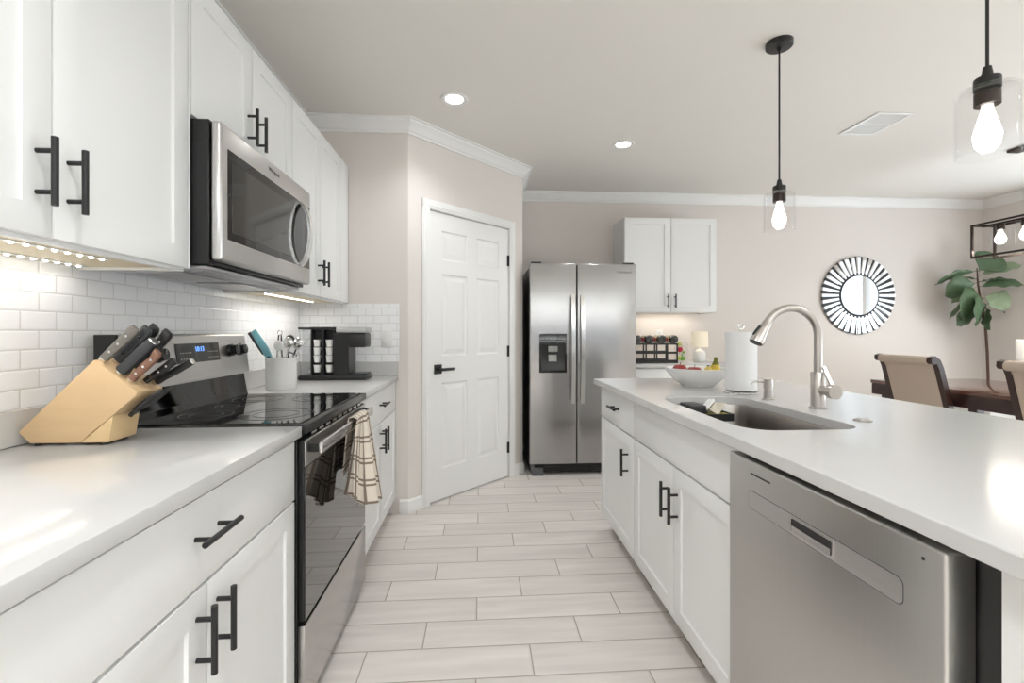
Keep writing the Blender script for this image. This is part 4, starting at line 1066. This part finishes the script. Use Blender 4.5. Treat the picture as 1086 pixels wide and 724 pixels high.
O = (1.885, 4.24, 0.914)
t = thing('flower_vase', 'square clear glass vase of red and green flowers between rack and lamp', 'vase', O)
b = MB(O)
b.box(1.835, 1.935, 4.19, 4.29, 0.9145, 0.921).box(1.835, 1.839, 4.19, 4.29, 0.921, 1.105).box(1.931, 1.935, 4.19, 4.29, 0.921, 1.105).box(1.839, 1.931, 4.19, 4.194, 0.921, 1.105).box(1.839, 1.931, 4.286, 4.29, 0.921, 1.105)
b.build('glass_box', M['glass'], t)
fl = [('redflower', 1.864, 1.035, 0.024), ('lime', 1.856, 1.085, 0.019), ('lime', 1.858, 0.955, 0.020), ('leafgreen', 1.892, 0.952, 0.022), ('pink', 1.893, 1.075, 0.018), ('leafgreen', 1.905, 1.010, 0.012), ('pink', 1.900, 1.035, 0.014)]
for mk, x, z, r in fl:
    y = 4.215 + 0.012 * random.random()
    b = MB(O)
    for k in range(6):
        a = 2 * PI * k / 6; b.sphere((x + r * 0.6 * math.cos(a), y + 0.004 * (k % 2), z + r * 0.6 * math.sin(a)), r * 0.52, 1, 0.5, 1, 8, 6)
    b.sphere((x, y - 0.006, z), r * 0.4, 1, 0.7, 1, 8, 6)
    b.build('flower', M[mk], t)
b = MB(O)
for mk, x, z, r in fl: b.tube([(1.885, 4.245, 0.925), (x, 4.24, z - 0.01), (x, 4.226, z)], 0.0022, 6)
b.build('stems', M['leafgreen'], t)

O = (2.072, 4.26, 0.914)
t = thing('table_lamp', 'small white table lamp with a glowing cream shade on the back counter', 'lamp', O)
b = MB(O); b.lathe([(0.0, 0.9145), (0.045, 0.9145), (0.052, 0.922), (0.056, 0.95), (0.054, 0.99), (0.046, 1.02), (0.030, 1.032), (0.012, 1.036), (0.010, 1.06), (0.0, 1.06)], (O[0], O[1], 0), 32); b.build('base', M['white'], t, smooth=60)
b = MB(O); b.lathe([(0.078, 1.058), (0.074, 1.205), (0.072, 1.205), (0.076, 1.058)], (O[0], O[1], 0), 40, False, False); b.bm.faces.ensure_lookup_table(); b.build('lamp_shade', M['shade'], t)
b = MB(O); b.sphere((O[0], O[1], 1.11), 0.022).cyl((O[0], O[1], 1.06), (O[0], O[1], 1.095), 0.012); b.build('bulb', M['bulb'], t)

# ------------------------------------------------------------------ ceiling fixtures
DOWN = [(-0.155, 2.805, 'round recessed ceiling downlight in front of the pantry door'), (1.065, 3.397, 'round recessed ceiling downlight in front of the refrigerator'),
        (-0.15, 0.5, 'added unseen fill downlight over the aisle, above the frame'), (-0.25, -1.0, 'added unseen fill downlight over the aisle behind the camera'),
        (3.9, -0.9, 'added unseen fill downlight behind the camera on the right'), (2.9, 1.0, 'added unseen fill downlight beside the island, above the frame')]  # all but the first two are unseen, added to brighten the room
for (x, y, lab) in DOWN:
    t = thing('ceiling_downlight', lab, 'ceiling light', (x, y, CEIL))
    MB().lathe([(0.052, -0.001), (0.060, -0.006), (0.078, -0.005), (0.082, -0.0005), (0.052, -0.0005)], (0, 0, 0), 40, False, False).build('trim_ring', M['trim'], t)
    MB().lathe([(0.0, -0.003), (0.051, -0.003), (0.051, -0.0008), (0.0, -0.0008)], (0, 0, 0), 32).build('lens', M['lens'], t)
    d = bpy.data.lights.new('downlight', 'SPOT'); d.energy = 14 if y > 2 else (26 if abs(x) < 0.2 else 52); d.spot_size = 2.3; d.spot_blend = 0.8; d.shadow_soft_size = 0.05; d.color = (0.94, 0.965, 1)
    o = bpy.data.objects.new('downlight', d); COL.objects.link(o); o.parent = t; o.location = (0, 0, -0.02)

O = (2.648, 2.945, CEIL)
t = thing('air_vent', 'white rectangular air vent in the ceiling between the pendants', 'vent', O)
VX0, VX1, VY0, VY1 = 2.525, 2.772, 2.780, 3.112
b = MB(O); z = CEIL
b.box(VX0, VX1, VY0, VY0 + 0.022, z - 0.008, z - 0.0005, 0.002).box(VX0, VX1, VY1 - 0.022, VY1, z - 0.008, z - 0.0005, 0.002).box(VX0, VX0 + 0.022, VY0 + 0.022, VY1 - 0.022, z - 0.008, z - 0.0005).box(VX1 - 0.022, VX1, VY0 + 0.022, VY1 - 0.022, z - 0.008, z - 0.0005)
b.box(VX0 + 0.022, VX1 - 0.022, 2.94, 2.952, z - 0.007, z - 0.0008)
b.build('frame', M['trim'], t)
b = MB(O)
for k in range(12):
    x = VX0 + 0.028 + k * 0.0166; b.box(x, x + 0.011, VY0 + 0.022, VY1 - 0.022, z - 0.0055, z - 0.003)
b.build('louvres', M['trim'], t)
MB(O).box(VX0 + 0.02, VX1 - 0.02, VY0 + 0.02, VY1 - 0.02, z - 0.0018, z - 0.0006).build('backing', M['greyrubber'], t)

def bulb_geo(b, x, y, ztop, L=0.115, r=0.030):
    b.lathe([(0.012, ztop), (0.013, ztop - 0.012), (r * 0.75, ztop - L * 0.38), (r, ztop - L * 0.62), (r * 0.85, ztop - L * 0.85), (r * 0.45, ztop - L * 0.97), (0.0, ztop - L)], (x, y, 0), 20)
def pendant(x, y, label):
    O = (x, y, 1.69)
    t = thing('pendant_light', label, 'pendant light', O)
    b = MB(O); b.lathe([(0.0, CEIL - 0.0005), (0.060, CEIL - 0.0005), (0.060, CEIL - 0.022), (0.056, CEIL - 0.026), (0.010, CEIL - 0.028), (0.008, CEIL - 0.045), (0.0, CEIL - 0.045)], (x, y, 0), 36); b.build('canopy', M['black'], t)
    b = MB(O); b.cyl((x, y, CEIL - 0.045), (x, y, 1.93), 0.0042, seg=10); b.build('cord', M['black'], t)
    b = MB(O); b.lathe([(0.0, 1.935), (0.009, 1.935), (0.014, 1.906), (0.028, 1.904), (0.029, 1.900), (0.029, 1.872), (0.0, 1.872)], (x, y, 0), 28); b.build('socket_cap', M['black'], t)
    b = MB(O); b.lathe([(0.0, 1.864), (0.028, 1.864), (0.028, 1.828), (0.0, 1.828)], (x, y, 0), 28); b.build('socket', M['bronze'], t)
    b = MB(O); R = 0.068
    b.lathe([(0.0285, 1.8715), (R - 0.006, 1.8715), (R, 1.866), (R, 1.69), (R - 0.0025, 1.688), (R - 0.0035, 1.69), (R - 0.0035, 1.862), (R - 0.008, 1.866), (0.0285, 1.8655)], (x, y, 0), 48, False, False)
    b.build('glass_shade', M['glass'], t, smooth=60)
    b = MB(O); bulb_geo(b, x, y, 1.828, 0.132, 0.031); bb = b.build('bulb', M['bulb'], t, smooth=60)
pendant(1.443, 2.149, 'clear glass pendant light over the far end of the island')
pendant(1.402, 1.192, 'large clear glass pendant light nearest the camera, at the right edge')

# dining chandelier: open rectangular frame along Y
O = (4.10, 3.05, 1.81)
t = thing('chandelier', 'rectangular open frame bronze chandelier with glass jars over the dining table', 'chandelier', O)
HX0, HX1, HY0, HY1, HZ0, HZ1 = 4.0, 4.2, 2.585, 3.515, 1.805, 2.062; r = 0.007
b = MB(O)
for z in (HZ0, HZ1):
    for x in (HX0, HX1): b.box(x - r, x + r, HY0 - r, HY1 + r, z - r, z + r)
    for y in (HY0, HY1): b.box(HX0, HX1, y - r, y + r, z - r, z + r)
for x in (HX0, HX1):
    for y in (HY0, HY1): b.box(x - r, x + r, y - r, y + r, HZ0, HZ1).sphere((x, y, HZ0), 0.011, u=8, v=6).sphere((x, y, HZ1), 0.011, u=8, v=6)
b.box(4.1 - 0.012, 4.1 + 0.012, HY0, HY1, HZ1 - 0.010, HZ1 + 0.004)
b.build('frame', M['bronze'], t)
b = MB(O)
for y in (2.85, 3.18): b.cyl((4.1, y, HZ1), (4.1, y, CEIL - 0.02), 0.005, seg=8)
b.box(4.05, 4.15, 2.75, 3.31, CEIL - 0.022, CEIL - 0.0005, 0.004); b.build('hanging_rod', M['bronze'], t)
for k in range(5):
    y = 3.39 - k * 0.17
    b = MB(O); b.cyl((4.1, y, HZ1 - 0.010), (4.1, y, HZ1 - 0.055), 0.026, seg=20); so = b.build('socket', M['bronze'], t)
    b = MB(O); b.lathe([(0.027, HZ1 - 0.022), (0.056, HZ1 - 0.026), (0.056, HZ1 - 0.185), (0.053, HZ1 - 0.185), (0.053, HZ1 - 0.029), (0.027, HZ1 - 0.025)], (4.1, y, 0), 32, False, False); b.build('glass_shade', M['glass'], so, smooth=60)
    b = MB(O); bulb_geo(b, 4.1, y, HZ1 - 0.055, 0.115, 0.036); b.build('bulb', M['bulb'], so, smooth=60)
d = bpy.data.lights.new('chandelier_light', 'AREA'); d.shape = 'RECTANGLE'; d.size = 0.05; d.size_y = 0.8; d.energy = 10; d.color = (1, 0.92, 0.82)
o = bpy.data.objects.new('chandelier_light', d); COL.objects.link(o); o.parent = t; o.location = (0, 0, 0.06)

# ------------------------------------------------------------------ sunburst mirror
O = (3.967, YB - 0.001, 1.583)
t = thing('sunburst_mirror', 'round sunburst wall mirror with mirrored and black slats', 'mirror', O)
def ydisc(b, r, y0, y1, seg=64):
    b.loft([[(r * math.cos(2 * PI * k / seg), y0, r * math.sin(2 * PI * k / seg)) for k in range(seg)], [(r * math.cos(2 * PI * k / seg), y1, r * math.sin(2 * PI * k / seg)) for k in range(seg)]])
b = MB(); ydisc(b, 0.235, 0.0, -0.012); b.build('backing', M['blackplastic'], t)
b = MB(); ydisc(b, 0.205, -0.034, -0.037); b.build('mirror_glass', M['mirror'], t)
b = MB(); ydisc(b, 0.18, -0.012, -0.034, 32); b.build('spacer', M['blackplastic'], t)
NS = 36
src = MB().box(0.195, 0.410, -0.018, -0.012, -0.017, 0.017, 0.001).build('black_slat', M['blackplastic'], t)
b = MB()
def slat(b, r0, r1, w0, w1, y0, y1):
    b.loft([[(r0, y0, -w0), (r0, y0, w0), (r0, y1, w0 * 0.7), (r0, y1, -w0 * 0.7)], [(r1, y0, -w1), (r1, y0, w1), (r1, y1, w1 * 0.75), (r1, y1, -w1 * 0.75)]])
slat(b, 0.222, 0.403, 0.0168, 0.0215, -0.0185, -0.030)
src2 = b.build('mirrored_slat', M['mirror2'], t, smooth=0)
src3 = MB().box(0.206, 0.238, -0.032, -0.0185, -0.0075, 0.0075).build('black_bead', M['blackplastic'], t)
for k in range(NS):
    a = 2 * PI * k / NS
    for s, da, tw in ((src, 0.5, 0), (src2, 0.0, 1), (src3, 0.5, 0)):
        c = s if k == 0 else s.copy()
        if k: COL.objects.link(c); c.parent = t
        c.rotation_euler = (0, -(a + da * 2 * PI / NS), 0)
        if tw:
            q = random.uniform(-0.10, 0.10)
            c.rotation_euler = (Matrix.Rotation(-(a), 3, 'Y') @ Matrix.Rotation(q, 3, 'X')).to_euler()

# ------------------------------------------------------------------ dining table and chairs
TX0, TX1, TY0, TY1 = 3.615, 4.66, 2.05, 4.07; O = (4.13, 3.06, 0)
t = thing('dining_table', 'dark espresso dining table beyond the island', 'table', O)
MB(O).box(TX0, TX1, TY0, TY1, 0.728, 0.760, 0.005, 2).build('tabletop', M['tabletop'], t)
b = MB(O)
for x in (TX0 + 0.008, TX1 - 0.03): b.box(x, x + 0.022, TY0 + 0.03, TY1 - 0.008, 0.63, 0.7275)
for y in (TY0 + 0.03, TY1 - 0.030): b.box(TX0 + 0.030, TX1 - 0.03, y, y + 0.022, 0.63, 0.7275)
b.build('apron', M['darkwood'], t)
for x in (TX0 + 0.055, TX1 - 0.135):
    for y in (TY0 + 0.055, TY1 - 0.135): MB(O).box(x, x + 0.08, y, y + 0.08, 0.0, 0.7275, 0.006).build('leg', M['darkwood'], t)
def chair(label):
    """faces +Y locally; back at -Y"""
    t = thing('dining_chair', label, 'chair', (0, 0, 0), group=None)
    W = 0.235
    def by(z): return -0.235 - (z - 0.46) * 0.26
    path = [(by(0.42), 0.42), (by(0.6), 0.6), (by(0.8), 0.8), (by(0.92), 0.92), (by(0.97) - 0.012, 0.975), (by(1.0) - 0.03, 0.995), (by(1.0) - 0.055, 0.985)]
    for s in (-1, 1):
        b = MB(); b.sweep([(s * W, y, z) for y, z in path], 0.042, 0.040, (1, 0, 0))
        b.cyl((s * W - 0.022, path[-1][0] + 0.02, 0.980), (s * W + 0.022, path[-1][0] + 0.02, 0.980), 0.027, seg=18)
        b.build('back_post', M['darkwood'], t, smooth=30)
    b = MB(); iw = W - 0.022
    n = 9
    def prof(th):
        rr = []
        for i in range(n + 1):
            z = 0.50 + (0.945 - 0.50) * i / n; rr.append((by(z), z))
        return rr
    pts = prof(0)
    rings = []
    for i in range(13):
        x = -iw + 2 * iw * i / 12; bul = 0.010 * (1 - (2 * i / 12 - 1) ** 4)
        back = [(x, y - 0.018 - bul, z) for y, z in pts]; front = [(x, y + 0.020 + bul, z) for y, z in pts][::-1]
        rings.append(back + front)
    b.loft(rings); b.build('back_cushion', M['fabric'], t, smooth=50)
    b = MB(); yy, zz = path[-1][0] + 0.020, 0.978
    b.cyl((-iw, yy, zz), (iw, yy, zz), 0.034, seg=20)
    b.sweep([(0, by(0.93), 0.93), (0, by(0.96) - 0.004, 0.965), (0, yy + 0.005, 0.985)], 2 * iw, 0.044, (1, 0, 0))
    b.build('rolled_headrest', M['fabric'], t, smooth=50)
    MB().box(-0.24, 0.24, -0.215, 0.23, 0.425, 0.495, 0.018, 3).build('seat', M['fabric'], t)
    MB().box(-0.235, 0.235, -0.205, 0.222, 0.372, 0.4245, 0.003).build('seat_rail', M['darkwood'], t)
    for s in (-1, 1):
        b = MB(); b.loft([[(s * 0.21 - q, 0.20 - q, z), (s * 0.21 + q, 0.20 - q, z), (s * 0.21 + q, 0.20 + q, z), (s * 0.21 - q, 0.20 + q, z)] for z, q in ((0.0, 0.015), (0.372, 0.021))]); b.build('leg', M['darkwood'], t, smooth=0)
        b = MB(); b.sweep([(s * 0.215, -0.33, 0.0), (s * 0.215, -0.245, 0.25), (s * 0.215, by(0.42), 0.42)], 0.038, 0.036, (1, 0, 0)); b.build('leg', M['darkwood'], t, smooth=0)
    return t
c1 = chair('beige upholstered dark wood dining chair in front of the round mirror wall')
c1.location = (3.85, 3.545, 0); c1.rotation_euler = (0, 0, -PI / 2)
c2 = copy_tree(c1); c2.location = (3.86, 2.60, 0); c2['label'] = 'beige upholstered dining chair cut by the right edge of the photo'
O = (4.145, 3.25, 0.76)
b = MB(O); b.lathe([(0.0, 0.7605), (0.055, 0.7605), (0.058, 0.768), (0.058, 1.136), (0.054, 1.141), (0.050, 1.136), (0.050, 0.772), (0.0, 0.772)], (O[0], O[1], 0), 36)
tag(b.build('vase', M['white']), 'plain white cylinder vase on the dining table at the right edge', 'vase')

# ------------------------------------------------------------------ fiddle-leaf fig
PX, PY = 5.12, 4.36; O = (PX, PY, 0)
t = thing('fiddle_leaf_fig', 'tall potted fiddle leaf fig in the corner beyond the dining table', 'plant', O)
b = MB(O); b.loft([[(PX - q, PY - q, z), (PX + q, PY - q, z), (PX + q, PY + q, z), (PX - q, PY + q, z)] for z, q in ((0.0005, 0.17), (0.46, 0.215), (0.46, 0.198), (0.42, 0.195))], cap1=False); b.build('planter', M['white'], t, smooth=0)
MB(O).box(PX - 0.19, PX + 0.19, PY - 0.19, PY + 0.19, 0.40, 0.42).build('soil', M['soil'], t)
SY = 4.36
def px(u, v, y):   # a point of the plant at depth y
    th = math.atan((543 - U0) / F_PX); xr = (u - 543) / F_PX
    dx, dy, dz = xr * math.cos(th) + math.sin(th), -xr * math.sin(th) + math.cos(th), (V0 - v) / F_PX
    k = y / dy; return (dx * k, y, CAM_H + dz * k)
stem = [(5.12, 4.36, 0.42)] + [px(u, v, SY) for u, v in ((1048, 400), (1047, 372), (1045, 345), (1040, 318), (1037, 300), (1036, 284))]
MB(O).tube(stem, [0.013, 0.012, 0.012, 0.011, 0.010, 0.008, 0.004], 10).build('trunk', M['bark'], t, smooth=60)
def leaf(base, tip, width, m, roll, droop=0.02):
    base = Vector(base); tip = Vector(tip); d = tip - base; L = d.length; d.normalize()
    side = d.cross(Vector((0, 0, 1))); side = side.normalized() if side.length > 1e-4 else Vector((1, 0, 0))
    side = Matrix.Rotation(roll, 3, d) @ side; nn = side.cross(d)
    b = MB(O); grid = []; nL, nW = 14, 6
    for i in range(nL + 1):
        q = i / nL; pet = 0.10
        if q < pet: w = 0.004
        else:
            s = (q - pet) / (1 - pet); w = width / 2 * (0.42 * math.sin(PI * min(s * 1.35, 1)) * (1 - s) * 1.2 + 1.0 * math.sin(PI * s ** 1.35) ** 0.75) + 0.002
        row = []
        for j in range(nW + 1):
            v = j / nW * 2 - 1
            rip = 0.008 * math.sin(q * 19 + v * 2.0) * abs(v)
            p = base + d * (L * q) + side * (w * v) + nn * (0.22 * w * v * v + rip) - Vector((0, 0, droop * 4 * (q - 0.45) ** 2 - droop * 0.8))
            row.append(p)
        grid.append(row)
    vv = [[b._v(p) for p in r] for r in grid]
    for i in range(nL):
        for j in range(nW): b.bm.faces.new((vv[i][j], vv[i + 1][j], vv[i + 1][j + 1], vv[i][j + 1]))
    o = b.build('leaf', m, t, smooth=80)
    s_ = o.modifiers.new('thick', 'SOLIDIFY'); s_.thickness = 0.0015
    return o
LV = [((1037, 288), (1061, 271), 4.36, 4.28, 0.24, 'leaf', 1.25), ((1036, 287), (992, 301), 4.36, 4.50, 0.13, 'leaf', 0.5), ((1037, 296), (1000, 296), 4.36, 4.56, 0.06, 'leaf', 0.3),
      ((1038, 293), (1084, 280), 4.36, 4.22, 0.13, 'leaf2', 0.7), ((1038, 304), (1086, 301), 4.36, 4.18, 0.16, 'leaf', 0.6), ((1038, 299), (1070, 297), 4.36, 4.28, 0.05, 'leaf', 0.2),
      ((1036, 300), (1002, 312), 4.36, 4.46, 0.22, 'leaf', 1.1), ((1036, 304), (1009, 321), 4.36, 4.52, 0.10, 'leaf2', 0.8), ((1038, 314), (1006, 337), 4.36, 4.50, 0.09, 'leaf2', 0.6),
      ((1045, 316), (1018, 331), 4.36, 4.32, 0.30, 'leaf', 1.35), ((1044, 314), (1071, 326), 4.36, 4.24, 0.20, 'leaf2', 1.0), ((1047, 322), (1066, 331), 4.36, 4.30, 0.06, 'leaf2', 0.4),
      ((1040, 330), (1014, 343), 4.36, 4.40, 0.18, 'leaf', 1.2), ((1047, 322), (1035, 341), 4.36, 4.24, 0.26, 'leaf', 1.45), ((1046, 326), (1049, 349), 4.36, 4.26, 0.12, 'leaf', 1.2)]
for (bu, bv_), (tu, tv), y0, y1, w, mk, roll in LV: leaf(px(bu, bv_, y0), px(tu, tv, y1), w, M[mk], roll)

# ------------------------------------------------------------------ groups of repeats
GROUPS = {'kitchen_knife': 'knives in the knife block', 'wine_bottle': 'wine bottles lying on the rack', 'dining_chair': 'dining chairs at the table',
          'pendant_light': 'glass pendants over the island', 'ceiling_downlight': 'recessed ceiling downlights', 'led_strip': 'LED strips under the wall cabinets',
          'apple': 'apples in the fruit bowl', 'wall_cabinet': 'white wall cabinets', 'base_cabinet': 'white base cabinets', 'serving_spoon': 'spoons in the crock'}
for o in scene.objects:
    k = o.name.split('.')[0]
    if o.parent is None and k in GROUPS and 'label' in o: o['group'] = GROUPS[k]
